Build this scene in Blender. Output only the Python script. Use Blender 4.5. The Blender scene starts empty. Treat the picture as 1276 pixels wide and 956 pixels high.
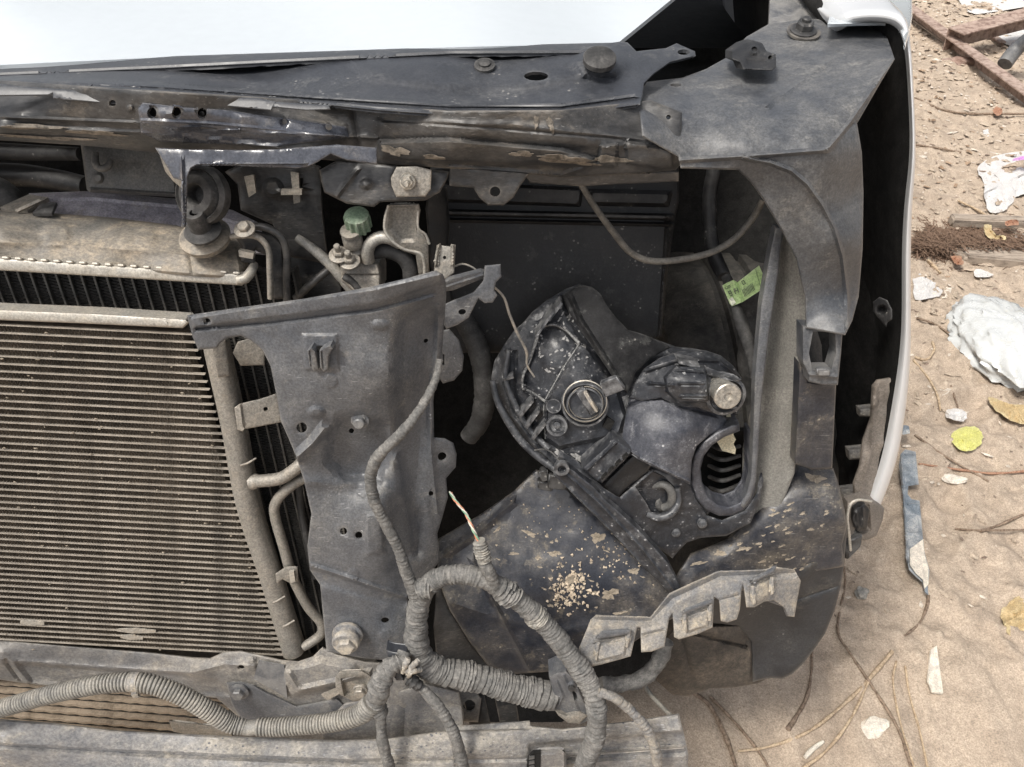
import bpy, bmesh, math, random
import numpy as np
from mathutils import Vector, Matrix
from mathutils.geometry import delaunay_2d_cdt
random.seed(7); rng = np.random.default_rng(7)
S = bpy.context.scene
COL = S.collection
# ---------------------------------------------------------------- camera, sky, sun, exposure
CW, CH, FPX = 1276.0, 956.0, 957.0
CX, CY = CW/2, CH/2
PITCH = math.radians(42.0); CAM_H = 1.2
cp, sp = math.cos(PITCH), math.sin(PITCH)
cam = bpy.data.cameras.new('camera'); cam.sensor_width = 36.0; cam.lens = 36.0*FPX/CW
cam.clip_start = 0.02; cam.clip_end = 500
cam_o = bpy.data.objects.new('camera', cam); COL.objects.link(cam_o)
cam_o.location = (0, 0, CAM_H); cam_o.rotation_euler = (math.radians(90)-PITCH, 0, 0)
S.camera = cam_o
SUN_EL, SUN_AZ = math.radians(62), math.radians(-125)
w = bpy.data.worlds.new('World'); S.world = w; w.use_nodes = True
wn = w.node_tree; wn.nodes.clear()
sky = wn.nodes.new('ShaderNodeTexSky'); sky.sky_type = 'NISHITA'; sky.sun_disc = False
sky.sun_elevation = SUN_EL; sky.sun_rotation = SUN_AZ; sky.dust_density = 6.0; sky.air_density = 1.0; sky.ozone_density = 0.6
hs = wn.nodes.new('ShaderNodeHueSaturation'); hs.inputs['Saturation'].default_value = 0.35
bgn = wn.nodes.new('ShaderNodeBackground'); bgn.inputs['Strength'].default_value = 0.09
wo = wn.nodes.new('ShaderNodeOutputWorld')
wn.links.new(sky.outputs[0], hs.inputs['Color']); wn.links.new(hs.outputs[0], bgn.inputs[0]); wn.links.new(bgn.outputs[0], wo.inputs[0])
sl = bpy.data.lights.new('sun', 'SUN'); sl.energy = 1.5; sl.angle = math.radians(12); sl.color = (1, .95, .87)
so = bpy.data.objects.new('sun', sl); COL.objects.link(so)
# light travels from the sun towards the scene; sky azimuth is measured from +Y clockwise
sd = Vector((math.sin(SUN_AZ)*math.cos(SUN_EL), math.cos(SUN_AZ)*math.cos(SUN_EL), math.sin(SUN_EL)))
so.rotation_euler = sd.to_track_quat('Z', 'Y').to_euler(); so.location = (0, 0, 5)
S.view_settings.view_transform = 'Standard'; S.view_settings.look = 'None'
S.view_settings.exposure = 0.97; S.view_settings.gamma = 1.0; S.view_settings.use_curve_mapping = False
# ---------------------------------------------------------------- geometry helpers
TILT = math.tan(math.radians(26.0)); Z0 = 0.68
def zF(y): return Z0/(1-TILT*(np.asarray(y, float)-CY)/FPX)          # depth of the car's leaning front plane
def zH(y, h): return (CAM_H-h)/(sp+(np.asarray(y, float)-CY)/FPX*cp)   # depth of the level plane at height h
def world(x, y, d):
    x = np.asarray(x, float); y = np.asarray(y, float); d = np.asarray(d, float)
    u = (x-CX)/FPX; v = (y-CY)/FPX
    return np.stack([u*d, d*(cp-v*sp), CAM_H-d*(sp+v*cp)], -1)
def P(x, y, off=0.0): return Vector(world(x, y, zF(y)+off/1000.0))
def G(x, y, h=0.0): return Vector(world(x, y, zH(y, h)))
def hz(x, y, h): return (x, y, float((zH(y, h)-zF(y))*1000))            # control point lying on a level plane
NF = Vector((0, -math.cos(math.radians(16)), math.sin(math.radians(16))))
UPF = Vector((0, math.sin(math.radians(16)), math.cos(math.radians(16))))
def pxmm(x, y, off=0): return float(zF(y)+off/1000)/FPX*1000.0
def tps(ctl):
    c = np.array(ctl, float)
    if len(c) == 1: return lambda x, y: np.full(np.shape(x), c[0, 2])
    if len(c) == 2:
        d = c[1, :2]-c[0, :2]; L = d@d
        return lambda x, y: c[0, 2]+(c[1, 2]-c[0, 2])*((x-c[0, 0])*d[0]+(y-c[0, 1])*d[1])/L
    if len(c) == 3:
        A = np.c_[np.ones(3), c[:, :2]]; k = np.linalg.solve(A, c[:, 2])
        return lambda x, y: k[0]+k[1]*x+k[2]*y
    s = 100.0; X = c[:, :2]/s
    def U(r2): return np.where(r2 > 1e-12, r2*np.log(np.maximum(r2, 1e-12)), 0)
    r2 = ((X[:, None]-X[None])**2).sum(-1); n = len(c)
    A = np.zeros((n+3, n+3)); A[:n, :n] = U(r2)+np.eye(n)*1e-3; A[:n, n] = 1; A[:n, n+1:] = X; A[n, :n] = 1; A[n+1:, :n] = X.T
    k = np.linalg.lstsq(A, np.r_[c[:, 2], 0, 0, 0], rcond=None)[0]
    def f(x, y):
        q = np.stack([np.asarray(x, float)/s, np.asarray(y, float)/s], -1); r = ((q[..., None, :]-X)**2).sum(-1)
        return U(r)@k[:n]+k[n]+q@k[n+1:]
    return f
def segdist(x, y, poly, closed):
    p = np.array(poly, float)[:, :2]; q = np.roll(p, -1, 0) if closed else p[1:]; p = p if closed else p[:-1]
    X = np.stack([x, y], -1)[:, None]; d = q-p; L = np.maximum((d**2).sum(-1), 1e-9)
    t = np.clip(((X-p)*d).sum(-1)/L, 0, 1); c = p+t[..., None]*d
    return np.sqrt(((X-c)**2).sum(-1).min(1))
def inside(x, y, poly):
    p = np.array(poly, float)[:, :2]; q = np.roll(p, -1, 0); r = np.zeros(len(x), bool)
    for a, b in zip(p, q):
        c = (a[1] > y) != (b[1] > y)
        xi = a[0]+(y-a[1])*(b[0]-a[0])/np.where(b[1] == a[1], 1e-9, b[1]-a[1])
        r ^= c & (x < xi)
    return r
def sm(t): t = np.clip(t, 0, 1); return t*t*(3-2*t)
def vnoise(x, y, seed=0):
    xi = np.floor(x).astype(np.int64); yi = np.floor(y).astype(np.int64); fx = x-xi; fy = y-yi; fx = fx*fx*(3-2*fx); fy = fy*fy*(3-2*fy)
    def h(a, b):
        n = (a*374761393+b*668265263+seed*1442695041) & 0xffffffff; n = ((n ^ (n >> 13))*1274126177) & 0xffffffff
        return ((n ^ (n >> 16)) & 0xffff)/65535.0
    return (h(xi, yi)*(1-fx)+h(xi+1, yi)*fx)*(1-fy)+(h(xi, yi+1)*(1-fx)+h(xi+1, yi+1)*fx)*fy
def fbm(x, y, s, o=4, seed=0):
    r = 0; a = 1; t = 0
    for i in range(o): r = r+a*vnoise(x/s*2**i+i*17.3, y/s*2**i-i*9.1, seed+i); t += a; a *= .5
    return r/t-.5
# relief features: each returns mm raised towards the viewer
def bump(x, y, r, h, soft=.5, ry=None):
    ry = ry or r
    f = lambda X, Y: h*sm((1-np.hypot((X-x)/r, (Y-y)/ry))/soft)
    if r < 30: f.rings = (x, y, r, ry, soft)
    return f
def ridge(poly, w_, h):
    f = lambda X, Y: h*sm(1-segdist(X, Y, poly, False)/w_)
    f.line = (poly, False, w_, (0, .5, 1.05)); return f
def pad(poly, h, soft=3.0):
    def f(X, Y):
        d = segdist(X, Y, poly, True); s = np.where(inside(X, Y, poly), d, -d)
        return h*sm((s+soft/2)/soft)
    f.line = (poly, True, soft/2, (0, 1.05)); return f
def rough(amp, s, seed=0): return lambda X, Y: amp*2*fbm(X, Y, s, 4, seed)
def circ(x, y, r, n=12, ry=None, rot=0):
    ry = ry or r; c, s = math.cos(math.radians(rot)), math.sin(math.radians(rot)); o = []
    for i in range(n):
        a = 2*math.pi*i/n; u, v = r*math.cos(a), ry*math.sin(a); o.append((x+u*c-v*s, y+u*s+v*c))
    return o
def smoothpoly(p, it=1):
    for _ in range(it):
        o = []
        for i in range(len(p)):
            a, b = p[i], p[(i+1) % len(p)]
            o += [(a[0]*.75+b[0]*.25, a[1]*.75+b[1]*.25), (a[0]*.25+b[0]*.75, a[1]*.25+b[1]*.75)]
        p = o
    return p
WL = {}
def link_mesh(name, verts, faces, m, parent=None, angle=38, smooth=True, mats=None, fm=None):
    verts = np.asarray(verts, float); c = (verts.max(0)+verts.min(0))/2 if len(verts) else np.zeros(3)
    me = bpy.data.meshes.new(name); me.from_pydata((verts-c).tolist(), [], faces)
    for q in (mats or [m]): me.materials.append(q)
    if fm is not None: me.polygons.foreach_set('material_index', np.array(fm, dtype=np.int32))
    bm = bmesh.new(); bm.from_mesh(me)
    bmesh.ops.recalc_face_normals(bm, faces=bm.faces)
    if smooth:
        ca = math.radians(angle)
        for f in bm.faces: f.smooth = True
        for e in bm.edges:
            if len(e.link_faces) == 2 and e.calc_face_angle(0) > ca: e.smooth = False
    bm.to_mesh(me); bm.free()
    o = bpy.data.objects.new(name, me); COL.objects.link(o)
    return place(o, c, parent)
def place(o, c, parent=None):
    c = Vector(c); WL[o.name] = c
    if parent is not None:
        o.parent = parent; o.location = c-WL[parent.name]
    else: o.location = c
    return o
def empty(name, loc): 
    o = bpy.data.objects.new(name, None); COL.objects.link(o); return place(o, loc)
def tag(o, label=None, cat=None, group=None, kind=None):
    if label: o['label'] = label
    if cat: o['category'] = cat
    if group: o['group'] = group
    if kind: o['kind'] = kind
    return o
def resample(p, s):
    p = [tuple(map(float, q[:2])) for q in p]; o = []
    for i in range(len(p)):
        a, b = np.array(p[i]), np.array(p[(i+1) % len(p)]); n = max(1, int(np.ceil(np.linalg.norm(b-a)/s)))
        for k in range(n): o.append(tuple(a+(b-a)*k/n))
    return o
def sheet(name, outline, m, parent=None, ctl=((0, 0, 0),), thick=2.0, holes=(), feats=(), step=6, rnd=None, depth=None,
          curve=0, hole_rnd=0, angle=38, smooth=True, dirv=None, label=None, follow=None):
    """stamped panel: outline, openings, relief and real thickness; stands at its own distance."""
    if curve: outline = smoothpoly(list(outline), curve)
    out = resample(outline, step); hs_ = [resample(h, min(step, 4)) for h in holes]
    X = np.array(out); x0, y0 = X.min(0); x1, y1 = X.max(0)
    gx, gy = np.meshgrid(np.arange(x0+step/2, x1, step), np.arange(y0+step/2, y1, step)); gx = gx.ravel().copy(); gy = gy.ravel().copy()
    gy[::2] += 0; gx += ((gy-y0)//step % 2)*step*.5
    extra = []
    if rnd and rnd[0] > 0:
        c = np.array(out); t = np.roll(c, -1, 0)-np.roll(c, 1, 0); t /= np.maximum(np.linalg.norm(t, axis=1, keepdims=True), 1e-9)
        nrm = np.c_[-t[:, 1], t[:, 0]]
        for f in (.3, .75):
            for sgn in (1, -1): extra.append(c+nrm*sgn*rnd[0]*f)
    if extra:
        e = np.concatenate(extra); k = inside(e[:, 0], e[:, 1], out)&(segdist(e[:, 0], e[:, 1], out, True) > rnd[0]*.2)
        e = e[k]
    else: e = np.zeros((0, 2))
    k = inside(gx, gy, out); gx, gy = gx[k], gy[k]
    if len(gx):
        k = segdist(gx, gy, out, True) > (rnd[0]*1.0+.5 if rnd else step*.35); gx, gy = gx[k], gy[k]
    for h in hs_:
        if len(gx): k = ~inside(gx, gy, h)&(segdist(gx, gy, h, True) > step*.3); gx, gy = gx[k], gy[k]
        if len(e): k = ~inside(e[:, 0], e[:, 1], h)&(segdist(e[:, 0], e[:, 1], h, True) > 1); e = e[k]
    keep = []; clear = []
    for f in feats:
        if hasattr(f, 'line'):
            poly, closed, wd, rows = f.line; q = np.array(poly, float)[:, :2]; nq = len(q)
            for i in range(nq if closed else nq-1):
                a, b = q[i], q[(i+1) % nq]; L = np.linalg.norm(b-a)
                if L < .1: continue
                n_ = max(2, int(L/max(min(step, 5), 2.5))+1); t_ = (b-a)/L; m_ = np.array([-t_[1], t_[0]]); tt = np.linspace(0, 1, n_)[:, None]
                for rw in rows:
                    for sg in ((0,) if rw == 0 else (-1, 1)): keep.append(a+(b-a)*tt+m_*sg*rw*wd)
            clear.append((poly, closed, wd*1.2))
        elif hasattr(f, 'rings'):
            x_, y_, r_, ry_, so_f = f.rings
            for fr in (0, max(.05, 1-so_f), 1-so_f/2, 1.0):
                n_ = 14 if fr > .1 else 1; a_ = np.arange(n_)*2*math.pi/n_; keep.append(np.c_[x_+np.cos(a_)*r_*fr, y_+np.sin(a_)*ry_*fr])
    if keep:
        kp = np.concatenate(keep); kp = kp[inside(kp[:, 0], kp[:, 1], out)]; kp = kp[segdist(kp[:, 0], kp[:, 1], out, True) > 1.0]
        for h in hs_:
            if len(kp): kp = kp[~inside(kp[:, 0], kp[:, 1], h)]; kp = kp[segdist(kp[:, 0], kp[:, 1], h, True) > 1.0]
        cell = {}
        for p_ in kp: cell.setdefault((round(p_[0]/1.3), round(p_[1]/1.3)), p_)
        kp = np.array(list(cell.values())) if cell else np.zeros((0, 2))
        if len(gx):
            for poly, closed, wd in clear:
                if len(gx): k = segdist(gx, gy, poly, closed) > wd+step*.2; gx, gy = gx[k], gy[k]
    else: kp = np.zeros((0, 2))
    pts = list(out); edges = [(i, (i+1) % len(out)) for i in range(len(out))]
    for h in hs_:
        b = len(pts); pts += h; edges += [(b+i, b+(i+1) % len(h)) for i in range(len(h))]
    pts += list(zip(gx, gy))+[tuple(q) for q in e]+[tuple(q) for q in kp]
    r = delaunay_2d_cdt([Vector((float(a), float(b))) for a, b in pts], edges, [], 0, 1e-4)
    V = np.array([tuple(v) for v in r[0]]); Fc = np.array([f for f in r[2] if len(f) == 3])
    c = V[Fc].mean(1); k = inside(c[:, 0], c[:, 1], out)
    for h in hs_: k &= ~inside(c[:, 0], c[:, 1], h)
    Fc = Fc[k]; used = np.unique(Fc); mp = -np.ones(len(V), int); mp[used] = np.arange(len(used)); V = V[used]; Fc = mp[Fc]
    if thick > 5 and dirv is None: dirv = tuple(NF)
    off = tps(ctl)(V[:, 0], V[:, 1]) if follow is None else np.array([follow(a_, b_) for a_, b_ in V])
    for f in feats: off = off-f(V[:, 0], V[:, 1])
    if rnd:
        t = np.clip(segdist(V[:, 0], V[:, 1], out, True)/rnd[0], 0, 1); off = off+rnd[1]*(1-np.sqrt(np.maximum(0, 1-(1-t)**2)))
        if hole_rnd:
            for h in hs_:
                t = np.clip(segdist(V[:, 0], V[:, 1], h, True)/hole_rnd[0], 0, 1); off = off+hole_rnd[1]*(1-np.sqrt(np.maximum(0, 1-(1-t)**2)))
    base = zF(V[:, 1]) if depth is None else depth(V[:, 0], V[:, 1])
    W_ = world(V[:, 0], V[:, 1], base+off/1000.0)
    # make faces look at the viewer
    a, b, c = W_[Fc[:, 0]], W_[Fc[:, 1]], W_[Fc[:, 2]]; nn = np.cross(b-a, c-a); view = np.array([0, 0, CAM_H])-a
    fl = (nn*view).sum(1) < 0; Fc[fl] = Fc[fl][:, ::-1]; nn[fl] *= -1
    vn = np.zeros_like(W_)
    for j in range(3): np.add.at(vn, Fc[:, j], nn)
    vn /= np.maximum(np.linalg.norm(vn, axis=1, keepdims=True), 1e-12)
    faces = [tuple(map(int, f)) for f in Fc]
    if thick:
        n = len(W_); dd = vn if dirv is None else np.tile(np.array(dirv, float), (n, 1))
        B = W_-dd*thick/1000.0; cnt = {}
        for f in faces:
            for i in range(3): cnt[(f[i], f[(i+1) % 3])] = 1
        faces += [tuple(int(n+q) for q in f[::-1]) for f in Fc]
        for (i, j) in cnt:
            if (j, i) not in cnt: faces.append((j, i, n+i, n+j))
        W_ = np.vstack([W_, B])
    o = link_mesh(name, W_, faces, m, parent, angle, smooth)
    if label: o['label'] = label
    return o
def gsheet(name, outline, m, h=0.0, **k):
    return sheet(name, outline, m, depth=lambda x, y: zH(y, h), **k)
def spline(pts, ds):
    p = [np.array(q, float) for q in pts]; p = [2*p[0]-p[1]]+p+[2*p[-1]-p[-2]]; o = []
    for i in range(1, len(p)-2):
        L = np.linalg.norm(p[i+1][:3]-p[i][:3]); n = max(2, int(np.ceil(L/ds)))
        for k in range(n):
            t = k/n; a, b, c, d = p[i-1], p[i], p[i+1], p[i+2]
            o.append(.5*((2*b)+(c-a)*t+(2*a-5*b+4*c-d)*t*t+(3*b-3*c+d-a)*t**3))
    o.append(p[-2]); return np.array(o)
def tube_geo(pts3, n=12, ds=.004, mod=None, cap=True):
    """pts3: (X,Y,Z,r) in metres"""
    c = spline(pts3, ds); N = len(c); s = np.r_[0, np.cumsum(np.linalg.norm(np.diff(c[:, :3], axis=0), axis=1))]
    r = c[:, 3].copy()
    t = np.gradient(c[:, :3], axis=0); t /= np.maximum(np.linalg.norm(t, axis=1, keepdims=True), 1e-9)
    ref = np.array([0, 0, 1.0]) if abs(t[0, 2]) < .9 else np.array([1.0, 0, 0]); u = np.cross(t[0], ref); u /= np.linalg.norm(u)
    V = []; A = np.arange(n)*2*math.pi/n
    for i in range(N):
        u = u-t[i]*(u@t[i]); u /= np.linalg.norm(u); v = np.cross(t[i], u)
        rr = mod(s[i], r[i], A) if mod else r[i]
        V.append(c[i, :3]+np.outer(np.cos(A)*rr, u)+np.outer(np.sin(A)*rr, v))
    V = np.concatenate(V); F = []
    for i in range(N-1):
        for k in range(n):
            a = i*n+k; b = i*n+(k+1) % n; F.append((a, b, b+n, a+n))
    if cap: F.append(tuple(range(n))[::-1]); F.append(tuple((N-1)*n+k for k in range(n)))
    return V, F
def corr(pitch, amp):   # corrugated conduit
    return lambda s, r, A: r*(1+amp*(1-2.6*max(0, abs(((s/pitch) % 1)*2-1)-.45)**1.0))
def wrap(pitch, amp, seed=0):   # wound tape with uneven overlaps
    def f(s, r, A):
        q = s/pitch+A/(2*math.pi)+.9*math.sin(s*70+seed)+.5*math.sin(s*190+seed*2)
        i = np.floor(q); h = (np.sin(i*12.9898+seed)*43758.5453) % 1.0
        fr = q % 1; return r*(1+amp*(np.minimum(fr/.75, 1)-.5-1.1*(fr > .86))*(.45+1.2*h)+amp*.5*np.sin(3*A+i*1.7)+.04*math.sin(s*160+seed))
    return f
def tube(name, pts, m, parent=None, n=12, ds=.004, mod=None, ground=None, label=None, mm=False):
    """pts: (x, y, off mm, radius px)"""
    q = []
    for p_ in pts:
        if ground is None: w3 = P(p_[0], p_[1], p_[2]); d = float(zF(p_[1])+p_[2]/1000)
        else: w3 = G(p_[0], p_[1], p_[2]/1000); d = float(zH(p_[1], p_[2]/1000))
        q.append((w3.x, w3.y, w3.z, p_[3]*d/FPX))
    V, F = tube_geo(q, n, ds, mod); o = link_mesh(name, V, F, m, parent, angle=60)
    if label: o['label'] = label
    return o
def lathe(name, x, y, off, prof, m, parent=None, axis=None, seg=20, ring=False, base=None, label=None, angle=38, ph=0):
    """turned piece on an axis; prof: (radius mm, height mm along axis[, sides])"""
    ax = Vector(axis).normalized() if axis is not None else NF
    u = ax.orthogonal().normalized(); v = ax.cross(u); c = base if base is not None else P(x, y, off); V = []; F = []
    for (r, h) in prof:
        for k in range(seg):
            a = 2*math.pi*k/seg+ph; V.append(c+ax*(h/1000)+(u*math.cos(a)+v*math.sin(a))*(max(r, .02)/1000))
    for i in range(len(prof)-1):
        for k in range(seg): a = i*seg+k; b = i*seg+(k+1) % seg; F.append((a, b, b+seg, a+seg))
    if ring: F += [((len(prof)-1)*seg+k, (len(prof)-1)*seg+(k+1) % seg, (k+1) % seg, k) for k in range(seg)]
    else: F.append(tuple(range(seg))[::-1]); F.append(tuple((len(prof)-1)*seg+k for k in range(seg)))
    o = link_mesh(name, [tuple(q) for q in V], F, m, parent, angle)
    if label: o['label'] = label
    return o
def bolt(x, y, off, r, m, parent=None, name='bolt', washer=1.5, stud=0, axis=None, mw=None):
    """flanged hex bolt, r = head radius in mm; one mesh: washer, hexagon, stud"""
    ax = Vector(axis).normalized() if axis is not None else NF
    u = ax.orthogonal().normalized(); v = ax.cross(u); c = P(x, y, off); V = []; F = []
    def ring(sides, prof, h0):
        b = len(V)
        for (rr, h) in prof:
            for k in range(sides):
                a = 2*math.pi*k/sides+.3; V.append(tuple(c+ax*((h+h0)/1000)+(u*math.cos(a)+v*math.sin(a))*rr/1000))
        for i in range(len(prof)-1):
            for k in range(sides): p_ = b+i*sides+k; q = b+i*sides+(k+1) % sides; F.append((p_, q, q+sides, p_+sides))
        F.append(tuple(b+k for k in range(sides))[::-1]); F.append(tuple(b+(len(prof)-1)*sides+k for k in range(sides)))
    if washer: ring(18, [(r*washer, -1), (r*washer, 1.0), (r*1.2, 2.0)], 0)
    ring(6, [(r, 0), (r, r*.75), (r*.85, r*.95)], 1.0)
    if stud: ring(12, [(r*.5, 0), (r*.5, stud), (r*.38, stud+1)], r*.9)
    return link_mesh(name, V, F, m, parent, 30)
def box(name, corners4, m, parent=None, thick=10, dirv=None, bev=0, label=None):
    """quad given as (x,y,off)x4 extruded away from the viewer by thick mm"""
    c = [P(*q) for q in corners4]; n = (c[1]-c[0]).cross(c[2]-c[0]).normalized()
    if n.dot(Vector((0, 0, CAM_H))-c[0]) < 0: n = -n
    d = Vector(dirv) if dirv is not None else -n; k = len(c)
    V = [tuple(q) for q in c]+[tuple(q+d*thick/1000) for q in c]
    F = [tuple(range(k)), tuple(range(k, 2*k))[::-1]]+[(i, (i+1) % k, k+(i+1) % k, k+i) for i in range(k)]
    o = link_mesh(name, V, F, m, parent, 30)
    if bev:
        bm = bmesh.new(); bm.from_mesh(o.data)
        bmesh.ops.bevel(bm, geom=list(bm.edges), offset=bev/1000, segments=2, affect='EDGES', clamp_overlap=True)
        bm.to_mesh(o.data); bm.free()
    if label: o['label'] = label
    return o
from mathutils.bvhtree import BVHTree
def surface_off(o, gap=.5):   # where a view ray meets a finished surface, as an offset from the front plane
    base_ = WL[o.name]; me_ = o.data
    bv = BVHTree.FromPolygons([v.co+base_ for v in me_.vertices], [p_.vertices[:] for p_ in me_.polygons])
    def f(x, y):
        a = Vector((0, 0, CAM_H)); d = (P(x, y, 0)-a).normalized(); h = bv.ray_cast(a, d)
        if h[0] is None: return 0.0
        q = h[0]-a; dep = q.y*cp-q.z*sp; return (dep-float(zF(y)))*1000-gap
    return f
# ---------------------------------------------------------------- materials
def mat(name, base, dust=(.30, .26, .21), amt=.6, cover=.5, rough=.45, rdust=.85, metal=0.0, scale=14, fine=220, up=.3,
        scratch=0.0, scol=(.45, .44, .42), speck=0.0, spcol=(.5, .48, .44), bumpd=.25, stretch=(1, 1, 1), var=.3, coat=0, trans=0, bscale=None, spec=.5, chips=.45, edge=.35, grain=.3, spth=.86, bdist=.002):
    m = bpy.data.materials.new(name); m.use_nodes = True; t = m.node_tree; N = t.nodes; L = t.links; N.clear()
    def nd(ty, **k):
        q = N.new(ty)
        for a, b in k.items(): setattr(q, a, b)
        return q
    out = nd('ShaderNodeOutputMaterial'); b = nd('ShaderNodeBsdfPrincipled'); L.new(b.outputs[0], out.inputs[0])
    tc = nd('ShaderNodeTexCoord'); mp = nd('ShaderNodeMapping'); L.new(tc.outputs['Object'], mp.inputs[0]); mp.inputs['Scale'].default_value = stretch
    def noise(sc, det=6, ro=.6, src=None):
        q = nd('ShaderNodeTexNoise'); q.inputs['Scale'].default_value = sc; q.inputs['Detail'].default_value = det; q.inputs['Roughness'].default_value = ro
        L.new((src or mp).outputs[0], q.inputs['Vector']); return q.outputs['Fac']
    def math_(op, a, b_=None, c=None, clamp=False):
        q = nd('ShaderNodeMath', operation=op); q.use_clamp = clamp
        for i, v in enumerate((a, b_, c)):
            if v is None: continue
            if isinstance(v, (int, float)): q.inputs[i].default_value = v
            else: L.new(v, q.inputs[i])
        return q.outputs[0]
    def rng_(v, a, b_):
        q = nd('ShaderNodeMapRange'); q.interpolation_type = 'SMOOTHSTEP'; L.new(v, q.inputs[0]); q.inputs[1].default_value = a; q.inputs[2].default_value = b_; return q.outputs[0]
    def mix(f, a, b_):
        q = nd('ShaderNodeMix', data_type='RGBA')
        if isinstance(f, (int, float)): q.inputs[0].default_value = f
        else: L.new(f, q.inputs[0])
        for i, v in ((6, a), (7, b_)):
            if isinstance(v, tuple): q.inputs[i].default_value = (*v, 1)
            else: L.new(v, q.inputs[i])
        return q.outputs[2]
    big = noise(scale, 8, .62); med = noise(scale*5.3, 6, .6); fn = noise(fine, 3, .6)
    th = 1-cover
    mask = math_('MULTIPLY', rng_(math_('ADD', big, math_('MULTIPLY', math_('SUBTRACT', med, .5), .5)), th-.24, th+.30), math_('ADD', math_('MULTIPLY', rng_(fn, .25, .75), .45), .55))
    geo = nd('ShaderNodeNewGeometry'); sx = nd('ShaderNodeSeparateXYZ'); L.new(geo.outputs['Normal'], sx.inputs[0])
    if up: mask = math_('ADD', mask, math_('MULTIPLY', rng_(sx.outputs[2], .35, 1.0), math_('MULTIPLY', rng_(med, .3, .7), up)), clamp=True)
    mask = math_('MULTIPLY', mask, amt, clamp=True)
    dark = tuple(c*(1-var) for c in base); lite = tuple(min(1, c*(1+var)) for c in base)
    col = mix(rng_(med, .3, .7), dark, lite)
    dcol = mix(rng_(fn, .3, .7), tuple(c*.8 for c in dust), tuple(min(1, c*1.15) for c in dust))
    col = mix(mask, col, dcol); rr = math_('ADD', math_('MULTIPLY', mask, rdust-rough), math_('ADD', rough-.06, math_('MULTIPLY', med, .12)), clamp=True)
    if chips:
        c1 = noise(scale*4.1, 10, .72); c2 = noise(scale*6.7, 10, .75)
        col = mix(math_('MULTIPLY', rng_(c1, .57, .63), chips*.8), col, dcol); col = mix(math_('MULTIPLY', rng_(c2, .60, .66), chips*.8), col, tuple(c*.45 for c in base))
    if grain:
        g = noise(fine*2.4, 4, .8); gv = math_('MULTIPLY_ADD', rng_(g, .32, .68), 2*grain, 1-grain)
        hv = nd('ShaderNodeHueSaturation'); L.new(col, hv.inputs['Color']); L.new(gv, hv.inputs['Value']); col = hv.outputs[0]
    if edge:
        pt = rng_(geo.outputs['Pointiness'], .52, .60); col = mix(math_('MULTIPLY', math_('MULTIPLY', pt, rng_(med, .3, .6)), edge), col, tuple(min(.6, c*1.3+.05) for c in dust))
    if scratch:
        for ang in (25, -50):
            m2 = nd('ShaderNodeMapping'); L.new(tc.outputs['Object'], m2.inputs[0]); m2.inputs['Rotation'].default_value = (.4, math.radians(ang), .3); m2.inputs['Scale'].default_value = (60, 900, 900)
            q = noise(1, 2, .5, m2); s_ = math_('MULTIPLY', rng_(q, .69, .74), rng_(big, .42, .56)); s_ = math_('MULTIPLY', s_, scratch, clamp=True)
            col = mix(s_, col, scol)
    if speck:
        vo = nd('ShaderNodeTexVoronoi'); vo.inputs['Scale'].default_value = 190; L.new(mp.outputs[0], vo.inputs['Vector'])
        s_ = math_('MULTIPLY', rng_(vo.outputs['Distance'], .26, .16), rng_(math_('ADD', med, math_('MULTIPLY', big, .6)), spth, spth+.12)); s_ = math_('MULTIPLY', s_, speck, clamp=True)
        col = mix(s_, col, spcol)
    L.new(col, b.inputs['Base Color']); L.new(rr, b.inputs['Roughness']); b.inputs['Metallic'].default_value = metal
    b.inputs['Specular IOR Level'].default_value = spec
    if coat: b.inputs['Coat Weight'].default_value = coat; b.inputs['Coat Roughness'].default_value = .08
    if trans: b.inputs['Transmission Weight'].default_value = trans
    if bumpd:
        bp = nd('ShaderNodeBump'); bp.inputs['Strength'].default_value = bumpd; bp.inputs['Distance'].default_value = bdist
        hgt = math_('ADD', math_('MULTIPLY', noise(bscale or fine*.7, 5, .65), .6), math_('ADD', math_('MULTIPLY', mask, .35), math_('MULTIPLY', med, .5)))
        L.new(hgt, bp.inputs['Height']); L.new(bp.outputs[0], b.inputs['Normal'])
    return m
M = {}
M['panel'] = mat('dusty_grey_steel', (.078, .083, .093), dust=(.20, .19, .172), amt=.58, cover=.48, rough=.36, up=.2, scratch=.8, scol=(.42, .42, .42), scale=9, var=.12)
M['member'] = mat('dirty_black_steel', (.035, .036, .038), dust=(.165, .145, .12), amt=.5, cover=.38, rough=.38, up=.25, scale=12, scratch=.3, stretch=(.45, 1, 1), var=.2)
M['gloss'] = mat('wiped_blue_black_steel', (.055, .06, .075), dust=(.19, .18, .17), amt=.35, cover=.38, rough=.18, up=.0, scale=18, coat=.4, var=.1)
M['corner'] = mat('smudged_grey_steel', (.055, .060, .069), dust=(.185, .178, .165), amt=.6, cover=.5, rough=.34, up=.15, scale=8, scratch=.2, var=.1)
M['cover'] = mat('dark_slate_plastic', (.030, .033, .040), dust=(.11, .11, .11), amt=.3, cover=.5, rough=.38, up=.05, scale=8, speck=.3, bumpd=.06, var=.1)
M['black'] = mat('black_plastic', (.012, .012, .013), dust=(.07, .068, .065), amt=.35, cover=.4, rough=.5, up=.1, speck=.3, var=.15)
M['deep'] = mat('cavity_shade_black', (.013, .013, .013), dust=(.035, .033, .030), amt=.5, cover=.5, rough=.85, up=0, spec=.15, chips=0, edge=0)  # near-black colour stands in for shade in the bay, slots and recesses
M['lamp'] = mat('scuffed_black_plastic', (.022, .024, .029), dust=(.20, .20, .20), amt=.5, cover=.36, rough=.36, up=.16, spth=.80, speck=.6, spcol=(.5, .5, .5), scratch=.5, scale=22, var=.2)
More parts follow.
